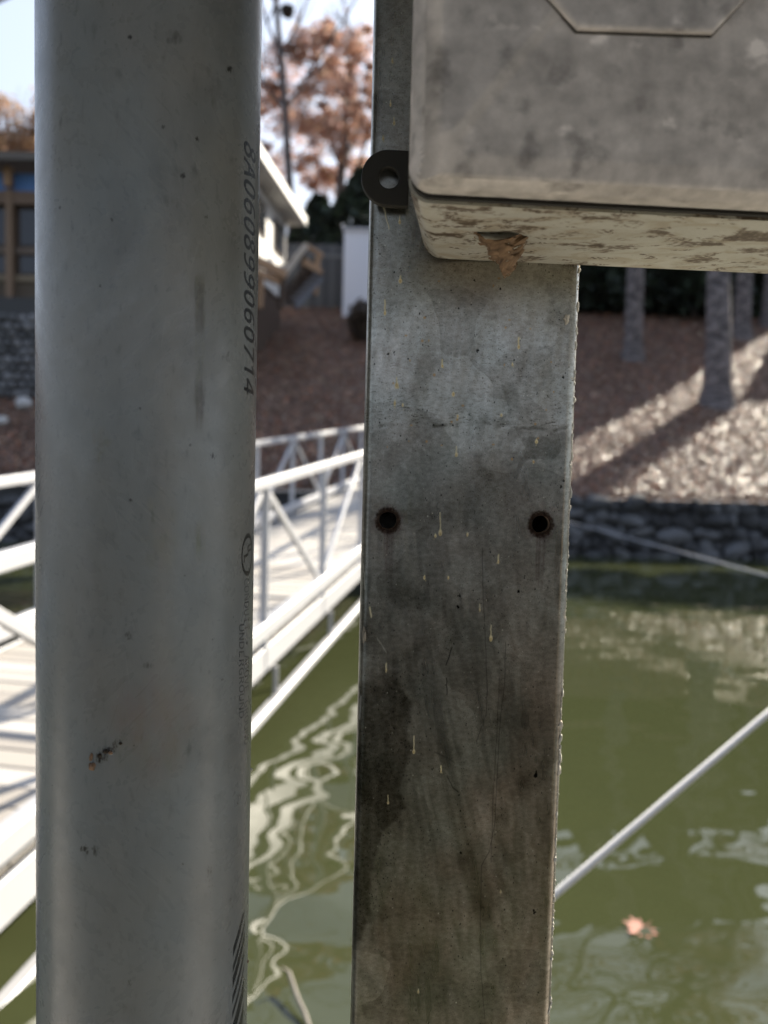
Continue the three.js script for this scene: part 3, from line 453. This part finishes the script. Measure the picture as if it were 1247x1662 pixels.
{
  const hw = PW / 2, f = hw - PR, yb = -0.9, yt = 2.86;
  const s = new THREE.Shape(); s.moveTo(-f, yb); s.lineTo(f, yb); s.lineTo(f, yt); s.lineTo(-f, yt); s.closePath();
  const holes = [[630, 845], [878, 851]].map((p) => postHit(...p)), HR = 0.0031;
  for (const h of holes) { const p = new THREE.Path(); p.absellipse(h.x, h.y, HR, HR, 0, Math.PI * 2, true); s.holes.push(p); }
  const front = new THREE.ShapeGeometry(s, 28).toNonIndexed();
  const uvOf = (sx, y) => [sx / PTW + 0.5, (y - PY0) / PTH];
  { const p = front.attributes.position, uv = front.attributes.uv; for (let i = 0; i < p.count; i++) uv.setXY(i, ...uvOf(p.getX(i), p.getY(i))); }
  // rest of the tube: walk round from the right end of the flat face
  const prof = []; const add = (x, z, nx, nzv, sd) => prof.push([x, z, nx, nzv, sd]);
  let sd = f; const corner = (cx, cz, a0) => { for (let k = 0; k <= 8; k++) { const a = a0 - k / 8 * Math.PI / 2; add(cx + PR * Math.cos(a), cz + PR * Math.sin(a), Math.cos(a), Math.sin(a), sd + PR * k / 8 * Math.PI / 2); } sd += PR * Math.PI / 2; };
  const dz = PW; // square section, front face at z = 0
  corner(f, -PR, Math.PI / 2); sd += 2 * f; corner(f, -dz + PR, 0); sd += 2 * f; corner(-f, -dz + PR, -Math.PI / 2); sd += 2 * f;
  const total = sd + PR * Math.PI / 2 + f; corner(-f, -PR, -Math.PI);
  const pos = [], nor = [], uvv = [];
  for (let i = 0; i < prof.length - 1; i++) { const a = prof[i], b = prof[i + 1]; const A = (q, y) => { pos.push(q[0], y, q[1]); nor.push(q[2], 0, q[3]); let e = q[4]; if (i > 17) e -= total; uvv.push(...uvOf(e, y)); }; A(a, yb); A(b, yb); A(b, yt); A(a, yb); A(b, yt); A(a, yt); }
  const rest = new THREE.BufferGeometry(); rest.setAttribute('position', new THREE.Float32BufferAttribute(pos, 3)); rest.setAttribute('normal', new THREE.Float32BufferAttribute(nor, 3)); rest.setAttribute('uv', new THREE.Float32BufferAttribute(uvv, 2));
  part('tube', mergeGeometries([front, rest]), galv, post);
  for (const h of holes) { const c = new THREE.CylinderGeometry(HR, HR, 0.003, 28, 1, true); c.rotateX(Math.PI / 2); c.translate(h.x, h.y, -0.0015); part('bolt_hole', c, std(0.22, 0.15, 0.1, 0.8), post); }
  // crumbs and flakes stuck on the right hand edge
  const cm = std(0.55, 0.5, 0.42, 0.9);
  const crumb = (px, py, sx, sy, m = cm) => { const g = new THREE.IcosahedronGeometry(1, 2), p = g.attributes.position; for (let i = 0; i < p.count; i++) { const k = 1 + 0.6 * nz(p.getX(i) * 2 + px, p.getY(i) * 2 + py, p.getZ(i) * 2); p.setXYZ(i, p.getX(i) * k * sx, p.getY(i) * k * sy, p.getZ(i) * k * sx); } g.computeVertexNormals(); const l = postHit(px, py); const q = part('crumb', g, m, post); q.position.set(Math.min(l.x, hw - 0.0009), l.y, l.x > f ? -PR * 0.5 : 0.0003); };
  crumb(906, 1250, 0.0011, 0.0036); crumb(909, 1180, 0.0012, 0.0022); crumb(904, 1170, 0.0007, 0.0016); crumb(914, 1004, 0.0012, 0.003); crumb(910, 1012, 0.0008, 0.0016); crumb(928, 616, 0.0014, 0.0011); crumb(922, 608, 0.001, 0.0014); crumb(920, 518, 0.0009, 0.0017); crumb(922, 950, 0.0006, 0.0016); crumb(915, 905, 0.0005, 0.0009); crumb(888, 1640, 0.0009, 0.0018); crumb(591, 1030, 0.0007, 0.0026, std(0.3, 0.27, 0.22, 0.9));
  const grit = []; for (let i = 0; i < 300; i++) { const y = rr(425, 1662), th = rr(0.8, 1.25), k = Math.pow(rnd(), 8), g = new THREE.IcosahedronGeometry(rr(0.0001, 0.00026) + k * 0.0006, 0); g.scale(1, rr(0.8, 4), 1); g.rotateZ(rr(-0.4, 0.4)); g.rotateY(rr(0, 6)); const l = postHit(925, y); g.translate(f + PR * Math.sin(th), l.y, -PR + PR * Math.cos(th)); grit.push(g); }  // pale grit added along the corner to brighten its sunlit rim
  { const m = part('sunlit_rim_grit', mergeGeometries(grit), std(0.6, 0.57, 0.5, 0.9), post); m.userData.kind = 'stuff'; }
}

// ------------------------------------------------------------------ conduit
const CR = 0.0365, cA = THREE.MathUtils.degToRad(-16.05), CC = V(0.297 * Math.sin(cA), 0, -0.297 * Math.cos(cA));
const VIEW = Math.atan2(-CC.x, -CC.z);                                   // direction from the pipe's axis to the camera
const CTH = 2 * Math.PI * CR * 2, CY0 = 1.48;
function pipeHit(px, py) {
  const d = ray(px, py), ox = -CC.x, oz = -CC.z, a = d.x * d.x + d.z * d.z, b = 2 * (ox * d.x + oz * d.z), c = ox * ox + oz * oz - CR * CR, D = b * b - 4 * a * c;
  const t = D > 0 ? (-b - Math.sqrt(D)) / (2 * a) : -b / (2 * a); const x = d.x * t - CC.x, z = d.z * t - CC.z; let th = Math.atan2(x, z) - VIEW; return [th, EYE + d.y * t];
}
const cCan = canvas(2048, 2048);
{
  const uMM = 2 * Math.PI * CR * 1000 / 2048, vMM = CTH * 1000 / 2048;
  const ctx = paint(cCan, (i, j) => {
    const x = i * uMM, y = j * vMM;
    let k = 128 + 7 * fbm(x * 0.02, y * 0.012, 3) + 5 * fbm(x * 0.14, y * 0.06, 6, 4) + 3 * nz(x * 2.2, y * 2.2, 9) + 4 * nz(x * 4.7, y * 0.35, 13);
    const g = fbm(x * 0.05, y * 0.025, 15, 5); if (g > 0.08) k -= (g - 0.08) * 34; const g2 = fbm(x * 0.5, y * 0.16, 18, 5); if (g2 > 0.22) k -= (g2 - 0.22) * 70;
    const warm = 7 * fbm(x * 0.03, y * 0.02, 22); return [k - 2 + warm, k + 1, k + 1 - warm].map((q) => clamp(q, 20, 240));
  }, 2, 2, 5);
  const T = (px, py) => { const [th, y] = pipeHit(px, py); return [(th / (2 * Math.PI) + 0.5) * 2048, (1 - (y - CY0) / CTH) * 2048]; };
  const blob = (px, py, r, col, st = 1, rot = 0) => { const q = T(px, py); ctx.fillStyle = col; const R = r / F * 0.265 / (vMM / 1000); ctx.beginPath(); ctx.ellipse(q[0], q[1], R, R * st, rot, 0, 6.3); ctx.fill(); };
  const smudge = (px, py, r, n, a, st = 1, col = '30,30,28') => { a *= r > 12 ? 0.7 : 1.3; n = Math.round(n * 1.5); for (let i = 0; i < n; i++) { const t = rnd() * 6.28, R = r * Math.pow(rnd(), 0.6); blob(px + Math.cos(t) * R, py + Math.sin(t) * R * st, rr(0.15, 0.5) * r, `rgba(${col},${a * rr(0.3, 1)})`); } };
  // printed marks
  const print = (str, pxB, y0, y1, pxT, col, font, italic) => {   // reads downwards, letter tops to the right
    const a = T(pxB, y0), b = T(pxB, y1), hgt = T(pxT, (y0 + y1) / 2)[0] - T(pxB, (y0 + y1) / 2)[0];
    ctx.save(); ctx.font = font; ctx.textBaseline = 'alphabetic'; const w = ctx.measureText(str).width; const cap = 0.72 * parseFloat(font.match(/(\d+)px/)[1]);
    ctx.translate(a[0], a[1]); ctx.rotate(Math.atan2(b[1] - a[1], b[0] - a[0])); ctx.scale(Math.hypot(b[0] - a[0], b[1] - a[1]) / w, hgt / cap); if (italic) ctx.transform(1, 0, -0.28, 1, 0, 0);
    ctx.fillStyle = col; ctx.fillText(str, 0, 0); ctx.restore();
  };
  print('8A060899060714', 397, 222, 640, 413.5, 'rgba(14,14,14,0.97)', 'bold 60px monospace', true);
  print('UNDERGROUND', 388.5, 1012, 1168, 396.5, 'rgba(22,26,32,0.8)', '60px monospace', true);
  print('CONDUIT \u2022 ABOVE GROUND', 397, 938, 1212, 404, 'rgba(22,26,32,0.75)', '60px monospace', true);
  { // ringed letters
    const c = T(402.5, 900), e = T(393, 900), f = T(402.5, 869); ctx.strokeStyle = 'rgba(28,30,30,0.85)'; ctx.lineWidth = 7; ctx.beginPath(); ctx.ellipse(c[0], c[1], Math.abs(c[0] - e[0]), Math.abs(f[1] - c[1]), 0, 0, 6.3); ctx.stroke();
    print('U', 402, 884, 899, 408, 'rgba(24,24,24,0.9)', 'bold 60px sans-serif'); print('L', 396.5, 899, 914, 403, 'rgba(24,24,24,0.9)', 'bold 60px sans-serif');
  }
  // bar code strip at the foot
  { const x0 = T(379, 1500)[0], x1 = T(397.5, 1500)[0], y0 = T(388, 1502)[1], y1 = T(388, 1700)[1]; let y = y0; ctx.save(); ctx.beginPath(); ctx.rect(x0, y0 - 10, x1 - x0, y1 - y0 + 60); ctx.clip(); while (y < y1) { const h = rr(4, 26); ctx.fillStyle = 'rgba(30,34,38,0.82)'; ctx.beginPath(); ctx.moveTo(x0, y + 26); ctx.lineTo(x1, y - 26); ctx.lineTo(x1, y - 26 + h); ctx.lineTo(x0, y + 26 + h); ctx.fill(); y += h + rr(5, 16); } ctx.restore(); }
  // rubbed grey stripe
  for (const [y0, y1, a] of [[440, 522, 0.035], [545, 562, 0.02], [572, 600, 0.025], [605, 664, 0.045], [842, 880, 0.02]]) for (let i = 0; i < (y1 - y0) * 5; i++) { const q = T(323 + rr(-1, 1) * 6.5, rr(y0, y1)); ctx.fillStyle = `rgba(70,66,58,${a * rr(0.2, 1.6)})`; ctx.fillRect(q[0] + rr(-6, 6), q[1], rr(2, 9), rr(4, 40)); }
  // dirt marks
  for (const [x, y, r] of [[372, 113, 6], [297, 285, 4.5], [163, 464, 2.6], [227, 663, 2.6], [346, 740, 5], [309, 722, 2.6], [213, 812, 3], [212, 60, 4], [182, 356, 3], [265, 206, 3.4], [320, 226, 3.6], [335, 352, 3], [97, 337, 3], [138, 1378, 7], [361, 1103, 2.8], [300, 934, 2], [345, 1038, 1.6], [218, 1210, 1.6], [388, 1292, 3.6], [386, 1304, 2.6], [379, 740, 2.2], [383, 704, 1.8], [297, 1402, 2], [370, 1192, 1.6]]) { smudge(x, y, r, 9, 0.55); for (let i = 0; i < 4; i++) blob(x + rr(-0.4, 0.4) * r, y + rr(-0.4, 0.4) * r, r * rr(0.2, 0.45), 'rgba(16,15,14,0.8)', rr(0.7, 1.6)); }
  smudge(155, 1381, 7, 14, 0.25); smudge(283, 62, 12, 14, 0.14); smudge(350, 150, 20, 24, 0.09); smudge(281, 325, 14, 20, 0.1); smudge(340, 1415, 6, 10, 0.4, 1.6); smudge(343, 1440, 5, 10, 0.25, 3); smudge(208, 1032, 6, 12, 0.3); smudge(240, 1080, 9, 8, 0.15, 0.3); smudge(368, 578, 9, 14, 0.22); smudge(210, 1595, 5, 8, 0.3); smudge(165, 715, 16, 22, 0.07, 1.6, '90,80,40'); smudge(160, 735, 8, 10, 0.1, 2, '90,84,50'); smudge(390, 1175, 4, 5, 0.5); smudge(395, 1225, 3, 4, 0.4, 2); smudge(290, 300, 40, 60, 0.03, 2); smudge(330, 560, 40, 60, 0.025, 3); smudge(250, 1180, 70, 90, 0.02, 1.2, '70,52,40'); smudge(256, 760, 30, 50, 0.03, 2.6); smudge(260, 860, 30, 50, 0.03, 2, '70,68,40');
  for (let i = 0; i < 46; i++) { const t = i / 45; smudge(160 + 58 * t + rr(-4, 4), 1232 - 52 * Math.pow(t, 1.2) + rr(-6, 6), 5 * (1.2 - t), 4, 0.45 * (1.1 - t), 1, '26,20,16'); }
  for (let i = 0; i < 240; i++) { const x = rr(64, 395), y = rr(0, 1662); blob(x, y, rr(0.4, 1.6), `rgba(40,38,34,${rr(0.1, 0.4)})`, rr(0.6, 2)); }
  for (let i = 0; i < 170; i++) { const x = rr(64, 395), y = rr(0, 1662); blob(x, y, rr(0.4, 1.5), `rgba(215,216,214,${rr(0.05, 0.22)})`, rr(0.5, 3), rr(-1, 1)); }
  ctx.lineWidth = 1.4; for (let i = 0; i < 90; i++) { const x = rr(70, 390), y = rr(0, 1662), q = T(x, y); ctx.strokeStyle = rnd() < 0.5 ? 'rgba(200,202,202,0.16)' : 'rgba(50,50,48,0.18)'; ctx.beginPath(); ctx.moveTo(...q); ctx.lineTo(q[0] + rr(-30, 30), q[1] + rr(-50, 50)); ctx.stroke(); }
}
const conduit = thing('plastic_conduit', 'grey plastic conduit pipe with printed serial number and dirt marks', 'pipe', [CC.x, 0, CC.z]);
{
  const n = 128, yb = -0.5, yt = 2.95, pos = [], nor = [], uv = [], ix = [];
  for (let r = 0; r < 2; r++) for (let i = 0; i <= n; i++) { const th = -Math.PI + i / n * 2 * Math.PI, a = th + VIEW, y = r ? yt : yb; pos.push(Math.sin(a) * CR, y, Math.cos(a) * CR); nor.push(Math.sin(a), 0, Math.cos(a)); uv.push(th / (2 * Math.PI) + 0.5, (y - CY0) / CTH); }
  for (let i = 0; i < n; i++) ix.push(i, i + 1, i + n + 1, i + 1, i + n + 2, i + n + 1);
  const g = new THREE.BufferGeometry(); g.setAttribute('position', new THREE.Float32BufferAttribute(pos, 3)); g.setAttribute('normal', new THREE.Float32BufferAttribute(nor, 3)); g.setAttribute('uv', new THREE.Float32BufferAttribute(uv, 2)); g.setIndex(ix);
  const cr = noiseTex(512, (u, v) => { const k = 150 + 40 * tile(u, v, 20) + 25 * tile(u, v, 70, 3); return [k, k, k]; }); cr.repeat.set(2, 4);
  part('pipe_wall', g, new THREE.MeshPhysicalMaterial({ map: canvasTex(cCan), roughness: 0.5, roughnessMap: cr, ior: 1.5, side: THREE.DoubleSide }), conduit);
  // crumbs of a mud nest on the pipe
  const mud = std(0.22, 0.14, 0.09, 1);
  const crumb = (px, py, s, m, sy = 1) => { const gg = new THREE.IcosahedronGeometry(s, 2), p = gg.attributes.position; for (let i = 0; i < p.count; i++) { const k = 1 + 0.7 * nz(p.getX(i) * 900 + px, p.getY(i) * 900, p.getZ(i) * 900); p.setXYZ(i, p.getX(i) * k, p.getY(i) * k * sy, p.getZ(i) * k); } gg.computeVertexNormals(); const [th, y] = pipeHit(px, py); const q = part('mud_crumb', gg, m, conduit); q.position.set(Math.sin(th + VIEW) * CR, y, Math.cos(th + VIEW) * CR); };
  crumb(150, 1243, 0.0011, mud, 1.2); crumb(148, 1228, 0.0006, mud, 1.8); crumb(163, 1226, 0.0007, std(0.04, 0.03, 0.02, 1)); crumb(172, 1220, 0.0007, std(0.04, 0.03, 0.02, 1)); crumb(180, 1222, 0.0006, mud); crumb(196, 1206, 0.0005, std(0.04, 0.03, 0.02, 1)); crumb(408, 1250, 0.0007, std(0.5, 0.5, 0.4, 1)); crumb(402, 1560, 0.0005, mud);
}

// ------------------------------------------------------------------ electrical box
{
  const bN = V(Math.sin(BYAW), 0, Math.cos(BYAW));
  const bx = thing('electrical_box', 'weathered grey electrical box with dirty underside mounted on the post', 'electrical box', post.position.toArray(), BYAW);
  bx.updateMatrixWorld(true);
  const back = 0.0015;
  const hB = bx.worldToLocal(hitPlane(760, 424, post.position.clone().addScaledVector(bN, back), bN));      // rear bottom edge
  const yB = hB.y;
  const onY = (px, py) => { const d = ray(px, py), t = (yB - EYE) / d.y; return bx.worldToLocal(camera.position.clone().addScaledVector(d, t)); };
  const gap = onY(950, 330).z, xb = bx.worldToLocal(hitPlane(692, 390, post.position.clone().addScaledVector(bN, 0.004), bN)).x, x0 = bx.worldToLocal(hitPlane(666, 310, post.position.clone().addScaledVector(bN, gap), bN)).x;
  console.log('box: underside y', yB.toFixed(4), 'gap z', gap.toFixed(4), 'left x', x0.toFixed(4));
  const BW = 0.19, BH = 0.24;
  const ring = (z, x0, x1, y0, y1, r, n = 8) => { const o = []; for (const [cx, cy, a0] of [[x1 - r, y0 + r, -Math.PI / 2], [x1 - r, y1 - r, 0], [x0 + r, y1 - r, Math.PI / 2], [x0 + r, y0 + r, Math.PI]]) for (let k = 0; k <= n; k++) { const a = a0 + k / n * Math.PI / 2; o.push([cx + r * Math.cos(a), cy + r * Math.sin(a), z]); } return o; };
  const loft = (rings, crease = 0.6) => { const p = []; const m = rings[0].length; for (let i = 0; i < rings.length - 1; i++) for (let k = 0; k < m; k++) { const a = rings[i][k], b = rings[i][(k + 1) % m], c = rings[i + 1][(k + 1) % m], d = rings[i + 1][k]; p.push(...a, ...b, ...c, ...a, ...c, ...d); } for (const [R, flip] of [[rings[0], 1], [rings[rings.length - 1], 0]]) { const c = [0, 1, 2].map((q) => R.reduce((s, v) => s + v[q], 0) / m); for (let k = 0; k < m; k++) { const a = R[k], b = R[(k + 1) % m]; flip ? p.push(...c, ...b, ...a) : p.push(...c, ...a, ...b); } } const g = new THREE.BufferGeometry(); g.setAttribute('position', new THREE.Float32BufferAttribute(p, 3)); g.computeVertexNormals(); return boxUV(toCreasedNormals(g, crease), 4); };
  const tb = canvas(1024, 1024);                       // tub: cream grey with grime
  { const S = 250 / 1024; paint(tb, (i, j) => { const x = i * S, y = j * S; const wx = x + 12 * fbm(x * 0.06, y * 0.1, 31, 5), wy = y + 9 * fbm(x * 0.05, y * 0.1, 37, 5);
    const base = 176 + 12 * fbm(x * 0.05, y * 0.07, 3) + 10 * fbm(x * 1.1, y * 1.1, 5, 4), g = fbm(wx * 0.06, wy * 0.1, 9, 6) + 0.3 * fbm(x * 0.6, y * 0.7, 55, 4);
    const m = clamp(0.8 * sstep(0.06, 0.32, g) + 0.8 * sstep(0.3, 0.46, nz(wx * 0.15, wy * 0.26, 66)) * sstep(-0.1, 0.15, fbm(x * 0.9, y * 0.9, 68)), 0, 0.92), film = 0.34 * sstep(-0.15, 0.3, fbm(wx * 0.1, wy * 0.13, 71, 5));
    const c0 = [base, base * 0.985, base * 0.93], c1 = [62, 46, 32], c2 = [128, 108, 80]; return [0, 1, 2].map((q) => clamp((c0[q] + (c2[q] - c0[q]) * film) * (1 - m) + c1[q] * m, 10, 240)); }, 2, 2, 6); }
  const lb = canvas(1024, 1024);                       // lid: chalky mauve grey
  { const S = 250 / 1024; paint(lb, (i, j) => { const x = i * S, y = j * S; let k = 184 + 50 * fbm(x * 0.05, y * 0.05, 2, 6) + 44 * fbm(x * 0.2, y * 0.2, 4, 6); const g = fbm(x * 0.11, y * 0.11, 11, 6); if (g > 0.12) k -= (g - 0.12) * 150; const w = fbm(x * 0.09, y * 0.14, 21, 5); if (w > 0.26) k += (w - 0.26) * 240; k = clamp(k, 60, 240); return [k, k * 0.962, k * 0.935]; }, 2, 2, 6); }
  const tubM = new THREE.MeshStandardMaterial({ map: canvasTex(tb), roughness: 0.75, side: THREE.DoubleSide }), lidM = new THREE.MeshStandardMaterial({ map: canvasTex(lb), roughness: 0.8, side: THREE.DoubleSide });
  const X1 = x0 + BW, Y1 = yB + BH, e = xb - x0;
  part('tub', loft([ring(back, x0 + e, X1, yB + 0.0006, Y1, 0.007), ring(back + 0.002, x0 + e - 0.0012, X1, yB, Y1, 0.007), ring(gap - 0.0055, x0, X1, yB - 0.0004, Y1, 0.006)]), tubM, bx);
  part('gasket', loft([ring(gap - 0.0054, x0 + 0.0007, X1, yB + 0.0004, Y1, 0.0055), ring(gap - 0.0034, x0 + 0.0007, X1, yB + 0.0004, Y1, 0.0055)]), std(0.03, 0.028, 0.026, 0.9), bx);
  part('inner_rim', loft([ring(gap - 0.007, x0 + 0.004, X1, yB + 0.012, Y1, 0.005), ring(gap + 0.0055, x0 + 0.004, X1, yB + 0.012, Y1, 0.005)]), std(0.03, 0.028, 0.026, 0.9), bx);
  const lr = []; const lz = gap + 0.005, LT = 0.0125, fr = 0.0085;
  lr.push(ring(lz, x0 - 0.0005, X1, yB - 0.001, Y1, 0.006)); lr.push(ring(lz + 0.0004, x0 - 0.001, X1, yB - 0.0014, Y1, 0.006));
  for (let k = 0; k <= 8; k++) { const a = k / 8 * Math.PI / 2; const ins = fr * (1 - Math.cos(a)); lr.push(ring(lz + LT - fr + fr * Math.sin(a), x0 - 0.001 + ins, X1 - ins, yB - 0.0014 + ins, Y1 - ins, 0.006)); }
  part('lid', loft(lr, 1.0), lidM, bx);
  // raised plate on the lid
  const lp = post.position.clone().addScaledVector(bN, lz + LT); const LP = (px, py) => { const q = bx.worldToLocal(hitPlane(px, py, lp, bN)); return new THREE.Vector2(q.x, q.y); };
  const a = LP(862, -40), b = LP(938, 44), c = LP(1150, 51), d = LP(1236, -40); const sp = new THREE.Shape([new THREE.Vector2(a.x, a.y + 0.05), a, b, c, d, new THREE.Vector2(d.x, d.y + 0.05)]);
  const pl = new THREE.ExtrudeGeometry(sp, { depth: 0.0008, bevelEnabled: true, bevelThickness: 0.0008, bevelSize: 0.0012, bevelSegments: 3, curveSegments: 4 }); pl.translate(0, 0, lz + LT - 0.0006);
  const shadowStrip = new THREE.ExtrudeGeometry(new THREE.Shape([new THREE.Vector2(a.x - 0.0016, a.y + 0.05), new THREE.Vector2(a.x - 0.0016, a.y), new THREE.Vector2(b.x - 0.0006, b.y - 0.0016), new THREE.Vector2(c.x + 0.0006, c.y - 0.0016), new THREE.Vector2(d.x + 0.0016, d.y), new THREE.Vector2(d.x + 0.0016, d.y + 0.05)]), { depth: 0.0006, bevelEnabled: false }); shadowStrip.translate(0, 0, lz + LT + 0.00005); pl.translate(0, 0, 0.0009);
  part('plate_shadow_strip', shadowStrip, std(0.035, 0.032, 0.028, 0.9), bx);  // shadow line round the plate, set as a dark strip
  const rim = part('raised_plate', boxUV(pl.toNonIndexed ? (pl.index ? pl.toNonIndexed() : pl) : pl, 4), lidM, bx);
  // mounting ear with a screw hole
  const q = postHit(629, 299), R = 0.0089, es = new THREE.Shape(); es.absarc(q.x, q.y, R, Math.PI / 2, Math.PI * 1.5, false); es.lineTo(x0 + 0.006, q.y - R); es.lineTo(x0 + 0.006, q.y + R); es.closePath();
  const eh = new THREE.Path(); eh.absarc(q.x, q.y, 0.0039, 0, Math.PI * 2, true); es.holes.push(eh);
  const eg = new THREE.ExtrudeGeometry(es, { depth: 0.0022, bevelEnabled: true, bevelThickness: 0.0004, bevelSize: 0.0004, bevelSegments: 2, curveSegments: 28 }); eg.translate(0, 0, 0.0022);
  part('mounting_ear', eg, std(0.028, 0.025, 0.02, 0.75), bx);
  // withered leaf scrap caught under the box
  const B3 = (px, py, dz) => bx.worldToLocal(hitPlane(px, py, post.position.clone().addScaledVector(bN, dz), bN));
  const rows = [[[748, 362, 0.036], [788, 386, 0.040], [830, 384, 0.041], [872, 366, 0.034]], [[780, 392, 0.034], [800, 404, 0.039], [828, 398, 0.040], [858, 390, 0.033]], [[800, 418, 0.031], [814, 424, 0.036], [832, 418, 0.036], [850, 410, 0.031]], [[818, 444, 0.027], [823, 449, 0.029], [829, 446, 0.029], [834, 438, 0.027]]].map((r) => new THREE.CatmullRomCurve3(r.map((q) => B3(...q))));
  const NU = 52, NV = 44, sp3 = [], sc3 = [], si = [];
  for (const back of [0, 1]) for (let j = 0; j <= NV; j++) for (let i = 0; i <= NU; i++) { const u = i / NU, c = new THREE.CatmullRomCurve3(rows.map((r) => r.getPoint(u))).getPoint(j / NV); const n = 0.0026 * fbm(u * 5, j / NV * 5, 91, 5); sp3.push(c.x + n, c.y + n * 0.5, c.z + n - back * 0.0005); const q = 0.75 + 0.9 * fbm(u * 9, j / NV * 9, 95, 4); sc3.push(0.24 * q, 0.15 * q, 0.088 * q); }
  for (const o of [0, (NU + 1) * (NV + 1)]) for (let j = 0; j < NV; j++) for (let i = 0; i < NU; i++) { if ((i < 4 || i > NU - 5 || j > NV - 3) && fbm(i * 0.35, j * 0.35, 97, 3) > -0.02) continue; if (fbm(i * 0.17, j * 0.17, 99, 3) > 0.3) continue; const a = o + j * (NU + 1) + i; si.push(a, a + 1, a + NU + 1, a + 1, a + NU + 2, a + NU + 1); }
  const sg = new THREE.BufferGeometry(); sg.setAttribute('position', new THREE.Float32BufferAttribute(sp3, 3)); sg.setAttribute('color', new THREE.Float32BufferAttribute(sc3, 3)); sg.setIndex(si); sg.computeVertexNormals();
  const sm = single('leaf_scrap', sg, std(1, 1, 1, 0.95, { vertexColors: true }), 'curled brown scrap of dead leaf under the electrical box', 'leaf'); sm.position.copy(bx.position); sm.rotation.y = BYAW;
}

// ------------------------------------------------------------------ cables, floating leaf, stick
function twisted(name, label, a, b, r, mat, sag = 0) {
  const t = thing(name, label, 'cable'), L = a.distanceTo(b), n = 60; const mid = (s) => a.clone().lerp(b, s).add(V(0, -sag * 4 * s * (1 - s), 0));
  const dir = b.clone().sub(a).normalize(), u = new THREE.Vector3().crossVectors(dir, V(0, 1, 0)).normalize(), v = new THREE.Vector3().crossVectors(u, dir);
  for (let k = 0; k < 5; k++) { const pts = [], turns = L / (r * 9), M = Math.min(420, Math.ceil(turns * 9)); for (let i = 0; i <= M; i++) { const s = i / M, an = s * turns * 6.283 + k / 5 * 6.283; pts.push(mid(s).addScaledVector(u, Math.cos(an) * r * 0.62).addScaledVector(v, Math.sin(an) * r * 0.62)); } part('strand', new THREE.TubeGeometry(new THREE.CatmullRomCurve3(pts), M, r * 0.46, 5), mat, t); }
  return t;
}
twisted('mooring_cable', 'pale twisted cable slanting over the green water beside the post', P(820, 1520, 1.02), P(1420, 1010, 1.5), 0.0052, std(0.5, 0.5, 0.5, 0.55));
{
  const a = P(905, 842, 15.2), b = P(1500, 1003, 6.6); const t = thing('shore_cable', 'thin dark grey cable running from the stone wall over the water', 'cable'); part('cable', new THREE.TubeGeometry(new THREE.LineCurve3(a, b), 40, 0.012, 8), std(0.34, 0.34, 0.35, 0.6), t);
}
{
  const s = new THREE.Shape(); const o = [[0, -0.55], [0.03, -0.18], [0.3, -0.34], [0.28, -0.2], [0.5, -0.12], [0.3, 0.02], [0.46, 0.26], [0.24, 0.2], [0.2, 0.34], [0.08, 0.2], [0.06, 0.54], [-0.06, 0.46], [-0.08, 0.22], [-0.24, 0.36], [-0.24, 0.18], [-0.48, 0.2], [-0.3, 0], [-0.52, -0.14], [-0.26, -0.2], [-0.28, -0.36], [-0.02, -0.18]];
  o.forEach(([x, y], i) => i ? s.lineTo(x, y) : s.moveTo(x, y)); s.closePath();
  const g = new THREE.ExtrudeGeometry(s, { depth: 0.006, bevelEnabled: false, curveSegments: 4 }); g.rotateX(-Math.PI / 2); const p = g.attributes.position; for (let i = 0; i < p.count; i++) p.setY(i, p.getY(i) + 0.35 * (p.getX(i) ** 2 + p.getZ(i) ** 2) + 0.1 * p.getX(i)); g.computeVertexNormals();
  const w = hitPlane(1040, 1508, V(0, 0.006, 0), V(0, 1, 0)); const l = single('maple_leaf', g, std(0.30, 0.115, 0.075, 0.75), 'pale orange maple leaf floating on the water', 'leaf'); l.position.copy(w); l.scale.setScalar(0.125); l.rotation.y = 2.2; l.position.y = 0.004;
  const a = hitPlane(469, 1578, V(0, 0.05, 0), V(0, 1, 0)), b = hitPlane(512, 1690, V(0, 0.0, 0), V(0, 1, 0)); const st = thing('floating_stick', 'pale broken stick poking out of the water beside the post', 'stick', a.toArray());
  const gs = []; let q = V(0, 0, 0); const d = b.clone().sub(a); for (let i = 1; i <= 5; i++) { const n = d.clone().multiplyScalar(i / 5).add(V(rr(-0.004, 0.004), rr(-0.003, 0.003), 0)); gs.push(taper(q, n, 0.007, 0.007, 8)); q = n; } part('stem', mergeGeometries(gs), std(0.2, 0.18, 0.15, 0.9), st); part('twig', taper(V(0, 0, 0), V(-0.02, 0.022, 0.01), 0.005, 0.003, 6), std(0.2, 0.18, 0.15, 0.9), st);
}

renderer.render(scene, camera);
